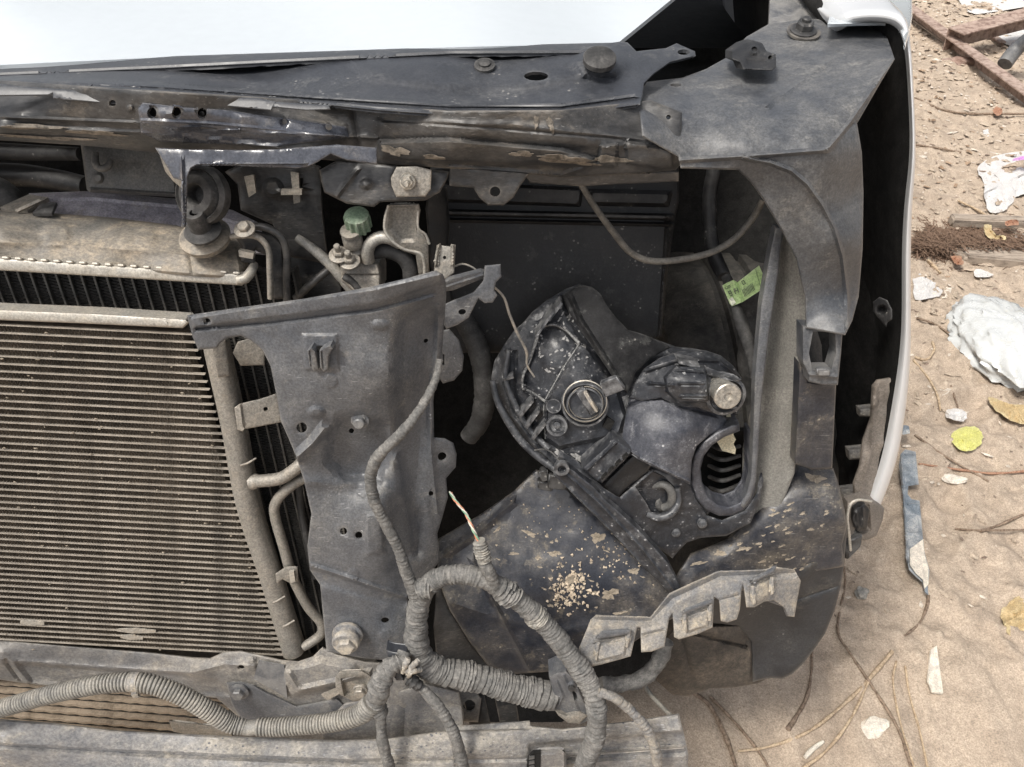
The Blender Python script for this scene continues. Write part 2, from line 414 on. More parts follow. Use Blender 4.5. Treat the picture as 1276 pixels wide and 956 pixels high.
M['liner'] = mat('muddy_black_liner', (.024, .027, .036), dust=(.21, .18, .135), amt=.6, cover=.38, rough=.34, up=.15, speck=.8, spcol=(.30, .27, .22), scale=12, scratch=.3, var=.15)
M['guard'] = mat('muddy_guard', (.03, .028, .026), dust=(.15, .12, .09), amt=.7, cover=.5, rough=.7, scale=10)
M['plate'] = mat('matt_black_plate', (.012, .012, .013), dust=(.10, .10, .095), amt=.4, cover=.35, rough=.7, up=0, speck=.5, spec=.25)
M['flap'] = mat('dark_flap_plastic', (.020, .022, .026), dust=(.085, .08, .07), amt=.5, cover=.45, rough=.42, up=.1, speck=.3, scale=8, var=.15)
M['alu'] = mat('dusty_aluminium', (.40, .385, .35), dust=(.34, .30, .24), amt=.6, cover=.5, rough=.45, metal=.4, up=.15, scale=20, bumpd=.15, var=.1)
M['tank'] = mat('clay_stained_tank', (.13, .125, .115), dust=(.33, .275, .205), amt=.85, cover=.5, rough=.5, up=.1, scale=13, stretch=(.7, 1, 1), var=.15, chips=.6)
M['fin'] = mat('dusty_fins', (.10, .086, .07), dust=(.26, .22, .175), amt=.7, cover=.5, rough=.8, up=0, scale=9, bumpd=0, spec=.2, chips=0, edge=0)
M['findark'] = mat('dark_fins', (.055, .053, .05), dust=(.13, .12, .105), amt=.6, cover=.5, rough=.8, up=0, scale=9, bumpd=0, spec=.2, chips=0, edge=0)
M['radtube'] = mat('radiator_tube_edge', (.075, .072, .066), amt=.3, up=0, bumpd=0, chips=0, edge=0)
M['tubebar'] = mat('condenser_tube', (.27, .245, .21), dust=(.36, .31, .245), amt=.6, cover=.5, rough=.6, metal=.1, up=0, scale=12, fine=600, bumpd=.1, var=.3, chips=0, edge=0)
M['shroud'] = mat('pale_lilac_plastic', (.27, .26, .30), dust=(.32, .29, .26), amt=.4, cover=.5, rough=.5, up=.1)
M['greybox'] = mat('grey_plastic_tank', (.085, .085, .083), dust=(.15, .14, .125), amt=.5, cover=.5, rough=.5, var=.1)
M['conduit'] = mat('dusty_conduit', (.15, .147, .138), dust=(.31, .285, .24), amt=.7, cover=.52, rough=.55, up=.2, bumpd=.15, var=.12)
M['tape'] = mat('dusty_cloth_tape', (.085, .085, .083), dust=(.22, .208, .19), amt=.75, cover=.55, rough=.8, up=.25, bumpd=.5, scale=20, var=.15)
M['bar'] = mat('chipped_crossmember', (.125, .125, .128), dust=(.29, .26, .215), amt=.75, cover=.52, rough=.45, up=.25, scratch=.5, scale=11, stretch=(.8, 1, 1), var=.12)
M['beam'] = mat('scuffed_bumper_beam', (.125, .13, .142), dust=(.33, .30, .25), amt=.8, cover=.52, rough=.40, up=.3, scratch=.9, scol=(.5, .5, .52), scale=9, fine=160, stretch=(.8, 1, 1), speck=.8, spth=.80, spcol=(.05, .055, .075), var=.12, chips=.7)
M['paint'] = mat('pale_silver_paint', (.54, .58, .605), dust=(.6, .58, .55), amt=.0, rough=.22, up=.0, var=.01, coat=1, bumpd=0, chips=0, edge=0, grain=0)
M['fpaint'] = mat('silver_fender_paint', (.60, .61, .62), dust=(.45, .40, .33), amt=.15, cover=.4, rough=.3, metal=.15, up=.0, var=.02, coat=1, bumpd=0, chips=0, edge=0, grain=0)
M['bracket'] = mat('dusty_retainer', (.14, .148, .162), dust=(.42, .36, .27), amt=.85, cover=.52, rough=.5, up=.2, scale=12, scratch=.5, var=.1)
M['castalu'] = mat('oxidised_aluminium', (.24, .228, .205), dust=(.28, .24, .19), amt=.6, cover=.5, rough=.5, metal=.3, bumpd=.3, scale=24, var=.15, up=.1)
M['steel'] = mat('zinc_steel', (.42, .41, .38), dust=(.4, .34, .26), amt=.4, cover=.5, rough=.35, metal=.7, scale=40)
M['rubber'] = mat('black_rubber', (.020, .020, .020), dust=(.10, .095, .09), amt=.4, cover=.5, rough=.7, up=.1)
M['cable'] = mat('dusty_black_cable', (.07, .068, .064), dust=(.19, .175, .15), amt=.6, cover=.5, rough=.6, up=.1)
M['greencap'] = mat('faded_green_cap', (.15, .23, .15), dust=(.22, .23, .18), amt=.5, cover=.5, rough=.6)
M['apron'] = mat('grey_beige_panel', (.17, .165, .15), dust=(.24, .225, .20), amt=.5, cover=.5, rough=.6, scale=7, bumpd=.1, var=.1)
M['tyre'] = mat('tyre_rubber', (.020, .020, .020), dust=(.10, .09, .075), amt=.6, cover=.5, rough=.75, up=.1, var=.15)
M['rustin'] = mat('mud_splashed_liner', (.13, .115, .10), dust=(.24, .20, .165), amt=.6, cover=.5, rough=.6, scale=8, up=.1, var=.15)
M['smear'] = mat('smeared_tan_dust', (.085, .075, .062), dust=(.19, .16, .125), amt=.75, cover=.45, rough=.8, up=0, scale=45, var=.2)
M['mud'] = mat('dried_mud', (.20, .17, .13), dust=(.25, .21, .16), amt=.7, cover=.5, rough=.95, up=0, scale=30, bumpd=.5, var=.2)
# ================================================================ ground
gx = np.unique(np.concatenate([np.geomspace(.2, 60, 24)*-1-.1, np.linspace(-.3, .25, 30), np.arange(.25, 1.5, .0065), np.arange(1.5, 3.2, .013), np.geomspace(3.22, 90, 24)]))
gy = np.unique(np.concatenate([-np.geomspace(.1, 60, 16)-.3, np.linspace(-.3, .62, 12), np.arange(.62, 1.6, .0065), np.arange(1.6, 2.9, .010), np.arange(2.9, 5.2, .018), np.geomspace(5.25, 120, 26)]))
XX, YY = np.meshgrid(gx, gy); fade = np.clip(1.25-np.hypot(XX-1.2, YY-2.2)/7, .0, 1)
cl = np.maximum(0, fbm(XX, YY, .035, 3, 5)-.10)
ZZ = fade*(.05*fbm(XX, YY, .55, 3, 1)+.030*fbm(XX, YY, .11, 4, 2)+.026*fbm(XX, YY, .03, 4, 3)+.05*cl)
foot = np.zeros_like(ZZ)
for fx, fy, fr, fa in ((1.02, 1.25, .10, .5), (1.35, 1.9, .13, .3), (1.1, 2.5, .12, -.4), (1.9, 2.6, .15, .8), (.85, .95, .10, 1.1), (1.5, 1.15, .12, .2)):
    u = (XX-fx)*math.cos(fa)+(YY-fy)*math.sin(fa); v = -(XX-fx)*math.sin(fa)+(YY-fy)*math.cos(fa); r = np.hypot(u/fr, v/(fr*.45))
    foot += -.014*np.exp(-r**4)+.008*np.exp(-((r-1.15)/.2)**2)
ZZ += foot*fade
vv = np.stack([XX, YY, ZZ], -1).reshape(-1, 3); nx = len(gx); ny = len(gy)
ii = (np.arange(ny-1)[:, None]*nx+np.arange(nx-1)[None]).ravel()
me = bpy.data.meshes.new('sandy_ground'); me.from_pydata(vv.tolist(), [], np.stack([ii, ii+1, ii+nx+1, ii+nx], -1).tolist())
me.shade_smooth()
ground = bpy.data.objects.new('ground', me); COL.objects.link(ground); tag(ground, 'trampled pale sandy ground around the car', kind='structure'); WL['ground'] = Vector()
M['sand'] = mat('sand', (.37, .30, .235), dust=(.46, .38, .30), amt=.7, cover=.5, rough=.95, rdust=.95, up=0, scale=5, fine=160, speck=.7, spcol=(.20, .15, .11), var=.16, bumpd=.9, bscale=110, spec=.15, chips=.5, edge=.2, grain=.3, bdist=.0035)
me.materials.append(M['sand'])
# ================================================================ car
car = empty('car', P(640, 500, 400)); car.location.z = 0; WL['car'] = Vector(car.location)
tag(car, 'silver car with its bumper and headlight trim off, front end stripped to the frame', 'car')
def part(f, *a, **k): return f(*a, parent=car, **k)
# dark interior: bulkhead and inner wing behind the front frame, plus an added shade sheet
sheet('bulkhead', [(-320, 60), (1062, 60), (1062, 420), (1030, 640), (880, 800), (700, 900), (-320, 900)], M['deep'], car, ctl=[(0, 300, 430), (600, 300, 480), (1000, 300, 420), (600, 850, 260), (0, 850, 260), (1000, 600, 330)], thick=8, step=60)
sheet('bay_shade_sheet', [(-500, -190), (1060, -190), (1052, 30), (1000, 60), (930, 90), (860, 120), (700, 130), (-500, 140)], M['deep'], car, ctl=[hz(x, y, .80) for x, y in ((-500, -190), (-500, 0), (-500, 130), (500, -190), (500, 0), (500, 130), (1050, -190), (1050, 0), (1000, 100), (800, -190), (200, 60), (500, -100), (900, -100))], thick=8, step=50)  # level dark sheet added so the gap beside the hood reads dark
# radiator (behind)
def rad_x(x, y): return x+(773-x)*(y-340)/(2416-340)
radF = []; radV = []
def zig(V, F, a0, a1, b0, b1, n, dep, nrm):
    """a zigzag fin ribbon between edge a (a0->a1) and edge b (b0->b1), alternating; dep = metres deep"""
    for k in range(n+1):
        t = k/n; p_ = a0.lerp(a1, t) if k % 2 == 0 else b0.lerp(b1, t)
        V.append(tuple(p_)); V.append(tuple(p_-nrm*dep))
    s = len(V)-2*(n+1)
    for k in range(n): i = s+2*k; F.append((i, i+2, i+3, i+1))
radiator_tubes = []
xs = [x for x in np.arange(-150, 372, 15.6)]
RY0, RY1 = 338, 815
rad_core_V, rad_core_F = [], []
for i in range(len(xs)-1):
    a0, a1 = P(rad_x(xs[i], RY0)+2, RY0, 42), P(rad_x(xs[i], RY1)+2, RY1, 42)
    b0, b1 = P(rad_x(xs[i+1], RY0)-1, RY0, 42), P(rad_x(xs[i+1], RY1)-1, RY1, 42)
    full = xs[i] > 215
    if not full: a1 = a0.lerp(a1, .17); b1 = b0.lerp(b1, .17)
    zig(rad_core_V, rad_core_F, a0, a1, b0, b1, 300 if full else 50, .002, NF)
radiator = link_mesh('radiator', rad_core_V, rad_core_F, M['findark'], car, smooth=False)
tag(radiator, 'dark finned radiator core behind the condenser', kind=None)
for i, x in enumerate(xs):
    full = x > 215; y1 = RY1 if full else RY0+85
    a = P(rad_x(x, RY0), RY0, 40); b = P(rad_x(x, y1), y1, 40); q = .0009
    V = [tuple(c+Vector((s, 0, 0))*q-NF*dd) for c in (a, b) for s in (-1, 1) for dd in (0, .016)]
    link_mesh('radiator_tube', V, [(0, 2, 3, 1), (4, 5, 7, 6), (0, 1, 5, 4), (2, 6, 7, 3), (0, 4, 6, 2), (1, 3, 7, 5)], M['radtube'], radiator, smooth=False)
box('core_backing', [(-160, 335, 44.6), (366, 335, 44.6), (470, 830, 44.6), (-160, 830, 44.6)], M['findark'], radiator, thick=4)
# radiator top tank with crimped edge
tank = sheet('radiator_tank', [(-140, 252), (0, 262), (70, 266), (138, 271), (221, 281), (262, 290), (292, 297), (303, 304), (310, 330), (303, 350), (200, 342), (100, 334), (0, 326), (-140, 318)], M['tank'], radiator,
    ctl=[(0, 262, 55), (140, 272, 55), (300, 300, 55), (0, 290, 20), (150, 300, 20), (295, 322, 22), (0, 326, 14), (150, 336, 14), (300, 348, 16)], thick=4, step=7, rnd=(6, 8),
    feats=[ridge([(0, 302), (120, 308), (230, 318)], 6, 2.0), rough(1.8, 45, 3), bump(70, 290, 22, 3), bump(182, 296, 16, 2), ridge([(232, 288), (240, 340)], 4, -1.6), ridge([(292, 300), (300, 348)], 5, 2)])
rim = sheet('crimped_rim', [(-140, 313), (0, 322), (150, 332), (290, 341), (303, 342), (307, 350), (302, 356), (288, 355), (150, 346), (0, 337), (-140, 328)], M['alu'], radiator, ctl=[(0, 325, 8), (300, 345, 8), (0, 337, 7)], thick=8, step=5, rnd=(3, 2))
for i in range(26):
    x = -110+i*16.0; y = 321+x*.066+(0 if x > 0 else 0)
    box('crimp_tab', [(x, y-2, 8), (x+8, y-1.6, 8), (x+8, y+1.5, 7), (x, y+1, 7)], M['alu'], radiator, thick=5, bev=.5)
tube('crimp_end', [(296, 349, 8, 6), (306, 347, 9, 6.5), (313, 338, 14, 6), (317, 330, 24, 5)], M['alu'], radiator, n=12)
# shroud, reservoir and other things above the tank
part(sheet, 'fan_shroud', [(36, 241), (110, 238), (222, 248), (290, 262), (321, 277), (332, 300), (330, 318), (100, 300), (-20, 280), (36, 258)], M['shroud'], ctl=[(36, 240, 95), (320, 280, 95), (150, 300, 60)], thick=3, step=12, rnd=(4, 3), feats=[ridge([(60, 247), (115, 246), (225, 256), (320, 283)], 4, 3), rough(2, 50)])
box('shroud_foot', [(0, 258, 58), (34, 262, 58), (60, 246, 80), (36, 242, 85)], M['castalu'], car, thick=4)
box('shroud_foot', [(18, 262, 50), (22, 264, 50), (52, 250, 62), (48, 248, 62)], M['castalu'], car, thick=3)
box('shroud_foot', [(40, 266, 48), (64, 266, 48), (70, 252, 62), (50, 254, 62)], M['black'], car, thick=3)
part(sheet, 'coolant_reservoir', [(100, 176), (215, 182), (222, 246), (112, 240), (108, 236)], M['greybox'], ctl=[(110, 180, 78), (215, 185, 78), (150, 240, 70)], thick=40, step=8, rnd=(5, 5), feats=[bump(122, 222, 8, 3), ridge([(113, 236), (222, 243)], 3, 4), bump(170, 212, 12, 1.2), rough(1.5, 40)])
tube('reservoir_hook', [(119, 190, 66, 4), (119, 203, 62, 4.5), (124, 210, 60, 4.5), (134, 208, 62, 4.5), (138, 200, 66, 3.5)], M['greybox'], car)
tube('coolant_hose', [(-80, 225, 120, 16), (-30, 232, 110, 17), (5, 243, 100, 17), (18, 262, 100, 15), (15, 290, 110, 15)], M['rubber'], car, n=18, mod=corr(.02, .05))
tube('air_duct', [(-60, 218, 140, 14), (20, 218, 140, 14), (70, 224, 130, 13), (108, 232, 120, 12)], M['black'], car, n=16)
tube('air_duct', [(-60, 185, 120, 10), (30, 190, 120, 10), (100, 192, 110, 8)], M['black'], car, n=12)
# condenser
q0, q1, r0, r1 = P(-260, 392, 0), P(241, 417, 0), P(-260, 782, 0), P(356, 817, 0)
NT = 50; cfV, cfF = [], []; rows = []
U0 = (q1-q0).normalized()
for i in range(NT):
    t = i/(NT-1); a = q0.lerp(r0, t); b = q1.lerp(r1, t); rows.append((a, b))
DN = (r0-q0).normalized()
for i in range(NT-1):
    (a, b), (c, d) = rows[i], rows[i+1]; nt = int((b-a).length/.0016)
    e = DN*.0012; zig(cfV, cfF, a+e, b+e-U0*.0105, c-e, d-e-U0*.0105, nt, .0018, NF)
condenser = link_mesh('condenser', cfV, cfF, M['fin'], car, smooth=False)
tag(condenser, 'flat air-conditioning condenser with brown dusty fins')
for (a, b) in rows:
    V = []
    for c in (a, b):
        for s, dd in ((-1, -.0005), (1, -.0005), (1, .0025), (-1, .0025)): V.append(tuple(c+DN*(.00055*s)-NF*dd))
    link_mesh('condenser_tube', V, [(0, 1, 2, 3), (4, 7, 6, 5), (0, 4, 5, 1), (1, 5, 6, 2), (2, 6, 7, 3), (3, 7, 4, 0)], M['tubebar'], condenser, smooth=False)
bk = [rows[0][0], rows[0][1]-U0*.0105, rows[-1][1]-U0*.0105, rows[-1][0]]
link_mesh('backing_shade', [tuple(v-NF*.0019) for v in bk]+[tuple(v-NF*.016) for v in bk], [(0, 1, 2, 3), (7, 6, 5, 4), (0, 4, 5, 1), (1, 5, 6, 2), (2, 6, 7, 3), (3, 7, 4, 0)], M['fin'], condenser, smooth=False)
sheet('condenser_top_bar', [(-260, 372), (0, 386), (120, 391), (231, 398), (236, 402), (228, 409), (100, 403), (0, 399), (-260, 387)], M['alu'], condenser, ctl=[(0, 390, -4), (200, 400, -4), (0, 399, -5)], thick=16, step=6, rnd=(3, 2), feats=[rough(.8, 30), ridge([(205, 398), (214, 407)], 2, -1)])
box('bar_end_slot', [(219, 402, -3), (230, 399, -3), (233, 400, -3), (222, 404, -3)], M['deep'], condenser, thick=2)
tube('end_tank', [(262, 405, 8, 14), (270, 440, 6, 14.5), (290, 530, 6, 14.2), (309, 630, 6, 14), (338, 720, 6, 13.8), (366, 812, 6, 13.5)], M['castalu'], condenser, n=20)
tube('receiver_tube', [(276, 425, 24, 10), (296, 520, 24, 10), (318, 630, 24, 9), (345, 720, 24, 9), (372, 806, 24, 9)], M['castalu'], condenser, n=14)
sheet('tank_collar', [(262, 424), (281, 424), (287, 468), (271, 471), (265, 440)], M['castalu'], condenser, ctl=[(270, 424, -11), (280, 470, -11), (290, 440, -4)], thick=3, step=5, rnd=(2, 1))
sheet('side_bracket', [(292, 508), (299, 503), (325, 497), (345, 490), (352, 526), (305, 535), (303, 538), (296, 536)], M['castalu'], condenser, ctl=[(292, 510, -4), (350, 500, 6), (300, 530, -4)], thick=2.5, step=5, holes=[circ(331, 510, 3)], rnd=(2, 1), feats=[ridge([(299, 505), (303, 536)], 3, 2)])
sheet('side_bracket', [(296, 426), (318, 420), (330, 430), (330, 455), (300, 456), (290, 440)], M['castalu'], condenser, ctl=[(300, 426, 10), (330, 440, 16), (310, 455, 12)], thick=2.5, step=6, rnd=(2, 1))
for (x, y) in ((309, 576), (345, 748), (357, 778)): tube('weld_bead', [(x-9, y+4, -5, 1.2), (x, y+1, -9, 1.5), (x+10, y-5, -4, 1.2)], M['castalu'], condenser, n=8)
tube('condenser_pipe', [(314, 600, 4, 8), (330, 599, 0, 8), (350, 596, 0, 8), (366, 586, 2, 8), (380, 574, 8, 8), (400, 556, 20, 8)], M['castalu'], condenser, n=16, label='upper thick pipe stub of the condenser')
tube('pipe_collar', [(312, 601, 3, 10), (318, 600, 3, 10), (322, 600, 3, 9)], M['castalu'], condenser)
tube('condenser_pipe', [(395, 590, 14, 6.5), (375, 598, 10, 6.5), (355, 612, 8, 6.5), (343, 628, 8, 6.5), (343, 645, 8, 6.5), (353, 680, 8, 6.5), (362, 712, 8, 6.5), (372, 735, 8, 6), (385, 758, 10, 6), (400, 776, 12, 6), (400, 790, 12, 6), (388, 800, 8, 6), (378, 806, 5, 6)], M['castalu'], condenser, n=14, label='lower bent pipe running down beside the end tank')
tube('condenser_pipe', [(372, 600, 26, 4.5), (376, 640, 30, 4.5), (384, 680, 30, 4.5), (392, 720, 30, 4)], M['rubber'], condenser)
sheet('pipe_clip', [(343, 715), (355, 707), (371, 706), (372, 724), (362, 727), (352, 722), (345, 728)], M['castalu'], condenser, ctl=[(343, 715, -5), (370, 715, -2), (355, 728, -4)], thick=3, step=4, rnd=(2, 1.5))
box('pipe_clip_tab', [(360, 713, -8), (366, 712, -8), (368, 725, -8), (362, 727, -8)], M['alu'], condenser, thick=3)
for (x, y, w_) in ((25, 776, 30), (146, 786, 48), (150, 794, 28)):
    sheet('bent_fin_patch', [(x, y-2), (x+w_*.5, y-3), (x+w_, y), (x+w_, y+3), (x+w_*.4, y+3.5), (x, y+1)], M['alu'], condenser, ctl=[(x, y, -1.5), (x+w_, y, -1.5), (x, y+4, -1)], thick=1, step=3, feats=[rough(1, 4)])
rb = random.Random(77); V = []; F = []
for _ in range(150):
    x = rb.uniform(0, 330); y = rb.uniform(412, 812)
    if x > 240+(y-417)*.27: continue
    s = rb.uniform(.0004, .0015); c = P(x, y, -1); k = len(V); q = rb.uniform(0, 3)
    for a_ in range(4): V.append(tuple(c+Vector((math.cos(q+a_*1.57)*s*rb.uniform(.6, 2), 0, math.sin(q+a_*1.57)*s))))
    V.append(tuple(c+NF*s*.8)); F += [(k, k+1, k+4), (k+1, k+2, k+4), (k+2, k+3, k+4), (k+3, k, k+4)]
tag(link_mesh('grit_specks', V, F, M['mud'], condenser, smooth=False), kind='stuff')
# ---------------------------------------------------------------- hood and its seal cover
hz_ = .965
hood = sheet('hood', [(-900, -190), (985, -190), (938, -85), (836, 0), (772, 52), (764, 55), (600, 58), (430, 63), (215, 71), (0, 81), (-500, 103), (-900, 118)], M['paint'], car, thick=4, step=14, dirv=(0, 0, 1),
    ctl=[hz(0, 82, hz_), hz(430, 64, hz_), hz(770, 54, hz_), hz(0, 0, hz_+.02), hz(600, 0, hz_+.02), hz(900, -60, hz_+.01), hz(0, -150, hz_+.05), hz(600, -150, hz_+.05), hz(-800, 110, hz_), hz(-800, -150, hz_+.05), hz(980, -190, hz_)], label='pale silver hood, closed above the stripped front')
part(sheet, 'hood_edge_rim', [(-900, 114), (0, 80), (215, 70), (430, 63), (600, 57), (770, 53), (776, 60), (760, 67), (700, 67), (560, 68), (400, 76), (200, 86), (0, 95), (-900, 130)], M['cover'], ctl=[(0, 82, 98), (760, 56, 96), (0, 95, 60), (600, 68, 62)], thick=3, step=10, rnd=(3, 5))
seal = part(sheet, 'grille_top_cover', [(-300, 112), (0, 92), (200, 82), (400, 72), (560, 66), (722, 62), (735, 58), (771, 52), (782, 53), (793, 64), (830, 60), (843, 54), (866, 64), (867, 70), (835, 78), (815, 92), (803, 104), (801, 118), (798, 131), (740, 139), (640, 146), (560, 144), (470, 138), (395, 130), (320, 124), (230, 117), (100, 110), (0, 106), (-300, 122)], M['cover'],
    ctl=[(0, 93, 72), (200, 84, 72), (400, 73, 72), (560, 68, 74), (720, 64, 74), (790, 66, 72), (860, 64, 90), (0, 106, 0), (200, 115, -4), (400, 130, -8), (600, 143, -10), (790, 128, 0), (300, 108, 36), (600, 108, 40), (760, 100, 38), (800, 110, 20)],
    thick=3, step=6, rnd=(3, 3), holes=[circ(668, 95, 15, 20, ry=5.5), circ(852, 65, 8, 12, ry=3.5)],
    feats=[ridge([(0, 98), (200, 107), (400, 121), (560, 131), (700, 131), (790, 119)], 3.5, 3.5), ridge([(0, 102), (200, 111), (400, 125), (560, 136), (700, 135), (790, 123)], 2.5, -3),
           pad([(440, 80), (560, 72), (720, 72), (735, 96), (650, 112), (560, 112), (460, 100)], 7, 9), bump(750, 78, 40, 16, .6, 24), ridge([(30, 92), (200, 102), (330, 110)], 5, -3), rough(1.2, 60, 2), bump(668, 95, 22, -2, .4, 9)])
lathe('hood_buffer', 747, 74, 36, [(13, -2), (13, 2), (11.5, 3.5), (7, 4.2), (2, 4.4)], M['rubber'], seal, axis=(0, -.35, 1), seg=24)
lathe('push_clip', 604, 83, 58, [(8.5, 0), (8.5, 2), (5, 2.6), (5, 4), (3.5, 5)], M['rubber'], seal, axis=(0, -.3, 1), seg=20)
for pl in ([(-300, 124), (66, 119), (66, 123), (172, 133), (178, 128), (180, 118), (60, 110), (0, 106), (-300, 116)], [(185, 118), (252, 123), (254, 130), (338, 138), (344, 127), (320, 122)], [(340, 127), (410, 131), (412, 137), (382, 138), (340, 134)]):
    sheet('cover_lip', pl, M['cover'], seal, ctl=[(0, 106, -14), (300, 122, -18), (0, 124, -20)], thick=2.5, step=6, rnd=(2, 1.5))
# ---------------------------------------------------------------- upper crossmember
um = part(sheet, 'upper_crossmember', [(-300, 96), (0, 100), (180, 112), (400, 126), (560, 138), (700, 137), (812, 125), (850, 140), (848, 205), (842, 212), (800, 216), (740, 219), (700, 222), (640, 216), (560, 210), (500, 206), (440, 203), (402, 199), (330, 194), (232, 192), (193, 190), (100, 181), (0, 175), (-300, 160)], M['member'],
    ctl=[(0, 104, 12), (400, 128, 6), (800, 128, 4), (0, 135, -4), (400, 158, -8), (800, 170, -8), (0, 160, -16), (200, 172, -18), (400, 184, -14), (560, 188, -18), (700, 196, -20), (830, 196, -14), (0, 175, 2), (200, 190, 0), (420, 200, 2), (600, 212, 0), (700, 220, -2), (840, 212, 0)],
    thick=3, step=5, rnd=(3, 2.5), angle=42,
    holes=[circ(140, 129, 4.5), circ(189, 141, 6, ry=7.5), circ(220, 141, 6, ry=7.5), circ(252, 142, 6, ry=7.5), circ(833, 146, 3)],
    feats=[ridge([(-200, 152), (0, 158), (200, 166), (345, 184)], 4, 2.5), ridge([(0, 146), (170, 153), (345, 166), (470, 172)], 3, 2.5), pad([(172, 136), (340, 143), (430, 156), (430, 176), (340, 172), (173, 157)], 3, 8),
           pad([(473, 176), (560, 174), (700, 186), (742, 198), (738, 206), (700, 205), (600, 204), (520, 199), (476, 197)], 7, 6), ridge([(480, 150), (620, 160), (760, 172), (850, 184)], 3, -1.6), pad([(470, 150), (640, 152), (760, 166), (840, 176), (838, 186), (740, 184), (600, 172), (472, 170)], 2.5, 6),
           bump(354, 152, 7, -1.5), bump(410, 158, 6, -1.5), bump(162, 135, 5, 2), pad([(748, 182), (770, 180), (768, 208), (746, 206)], 4, 4), pad([(780, 176), (838, 188), (838, 212), (782, 204)], 4, 4), ridge([(440, 140), (450, 200)], 6, -3), ridge([(560, 208), (700, 218), (744, 204)], 4, 3), bump(718, 198, 26, 3.5, .9, 7),
           rough(1.8, 42, 4), rough(.7, 12, 9)])
um['label'] = 'long dirty black crossmember under the grille cover'
um_off = surface_off(um, 1.4)
wr = part(sheet, 'wiped_reinforcement', [(172, 135), (178, 128), (232, 134), (280, 137), (345, 146), (432, 158), (436, 172), (380, 178), (344, 183), (300, 181), (250, 179), (200, 176), (176, 166)], M['gloss'], follow=um_off, thick=1.2, step=4, rnd=(2.5, 1), holes=[circ(189, 141, 6, ry=7), circ(220, 141, 6, ry=7), circ(252, 142, 6, ry=7)],
    feats=[ridge([(175, 150), (260, 154), (345, 162), (430, 170)], 3, 2.2), bump(354, 153, 6, -1.5)])
wr['label'] = 'wiped glossy blue-black length of the crossmember with three round holes'
def blob(cx_, cy_, rx, ry, rot, seed):
    r = random.Random(seed); n = 26; o = []; c, s = math.cos(math.radians(rot)), math.sin(math.radians(rot)); ph = [r.uniform(0, 6.3) for _ in range(4)]
    for i in range(n):
        a = 2*math.pi*i/n; f = 1+.22*math.sin(2*a+ph[0])+.18*math.sin(3*a+ph[1])+.13*math.sin(5*a+ph[2])+.12*math.sin(8*a+ph[3])+r.uniform(-.08, .08)
        u, v = math.cos(a)*rx*f, math.sin(a)*ry*f; o.append((cx_+u*c-v*s, cy_+u*s+v*c))
    return o
for k, (x, y, rx, ry, ro) in enumerate(((700, 198, 30, 4.5, 6), (492, 188, 15, 6, 10), (760, 199, 22, 4, -2), (650, 192, 16, 3, 4), (540, 196, 14, 2.5, 4), (720, 203, 22, 2.5, 4), (686, 155, 4, 10, -10), (668, 152, 3, 8, 10), (40, 158, 40, 3, 3), (120, 166, 28, 3, 4), (60, 172, 50, 2.2, 3))):
    sheet('caked_dust', blob(x, y, rx, ry, ro, k+50), M['smear'], um, follow=um_off, thick=.3, step=3.5, feats=[rough(.5, 5, k)])
for x, y, r in ((162, 135, 4), (354, 152, 4.5), (410, 158, 4), (252, 142, 3), (905, 200, 3)):
    lathe('spot_stud', x, y, -12 if x > 200 else -6, [(r*.6, 0), (r*.6, 1.2), (r*.3, 1.6)], M['member'], um, seg=12)
part(sheet, 'torn_lower_flange', [(193, 184), (232, 186), (300, 187), (345, 186), (420, 180), (470, 184), (470, 205), (432, 200), (412, 192), (396, 202), (384, 208), (370, 210), (300, 207), (245, 206), (238, 210), (234, 220), (232, 284), (226, 283), (226, 225), (216, 222), (208, 208)], M['gloss'],
    ctl=[(200, 186, -22), (400, 186, -20), (300, 207, -26), (230, 215, -28), (229, 280, -34), (380, 206, -24), (460, 195, -16)], thick=2.5, step=5, rnd=(2, 1.5), feats=[ridge([(226, 200), (229, 280)], 4, 3), rough(1.2, 18), ridge([(250, 204), (380, 204)], 2, 2)])
part(sheet, 'latch_side_gusset', [(197, 188), (212, 196), (218, 212), (226, 222), (228, 236), (216, 226), (206, 214)], M['castalu'], ctl=[(200, 190, -16), (226, 225, -22), (210, 220, -10)], thick=2, step=4, rnd=(2, 1))
rm = lathe('radiator_mount', 253, 243, 4, [(20, -8), (23, -4), (23, 4), (20, 7), (18.5, 5), (17, 7), (15, 10), (9, 11), (7.5, 9), (7, 0)], M['rubber'], car, axis=(-.25, -.75, .45), seg=32)
rm['label'] = 'round black rubber radiator mount on its pin'
lathe('mount_pin', 254, 290, 2, [(14, 0), (15, 3), (13, 5), (9, 7), (8, 20), (7, 23), (3.5, 23), (3, 17)], M['rubber'], rm, axis=(0, -.3, 1), seg=24)
lathe('mount_flange', 256, 296, 14, [(20, -3), (21, 2), (17, 5)], M['tank'], rm, axis=(0, -.3, 1), seg=28)
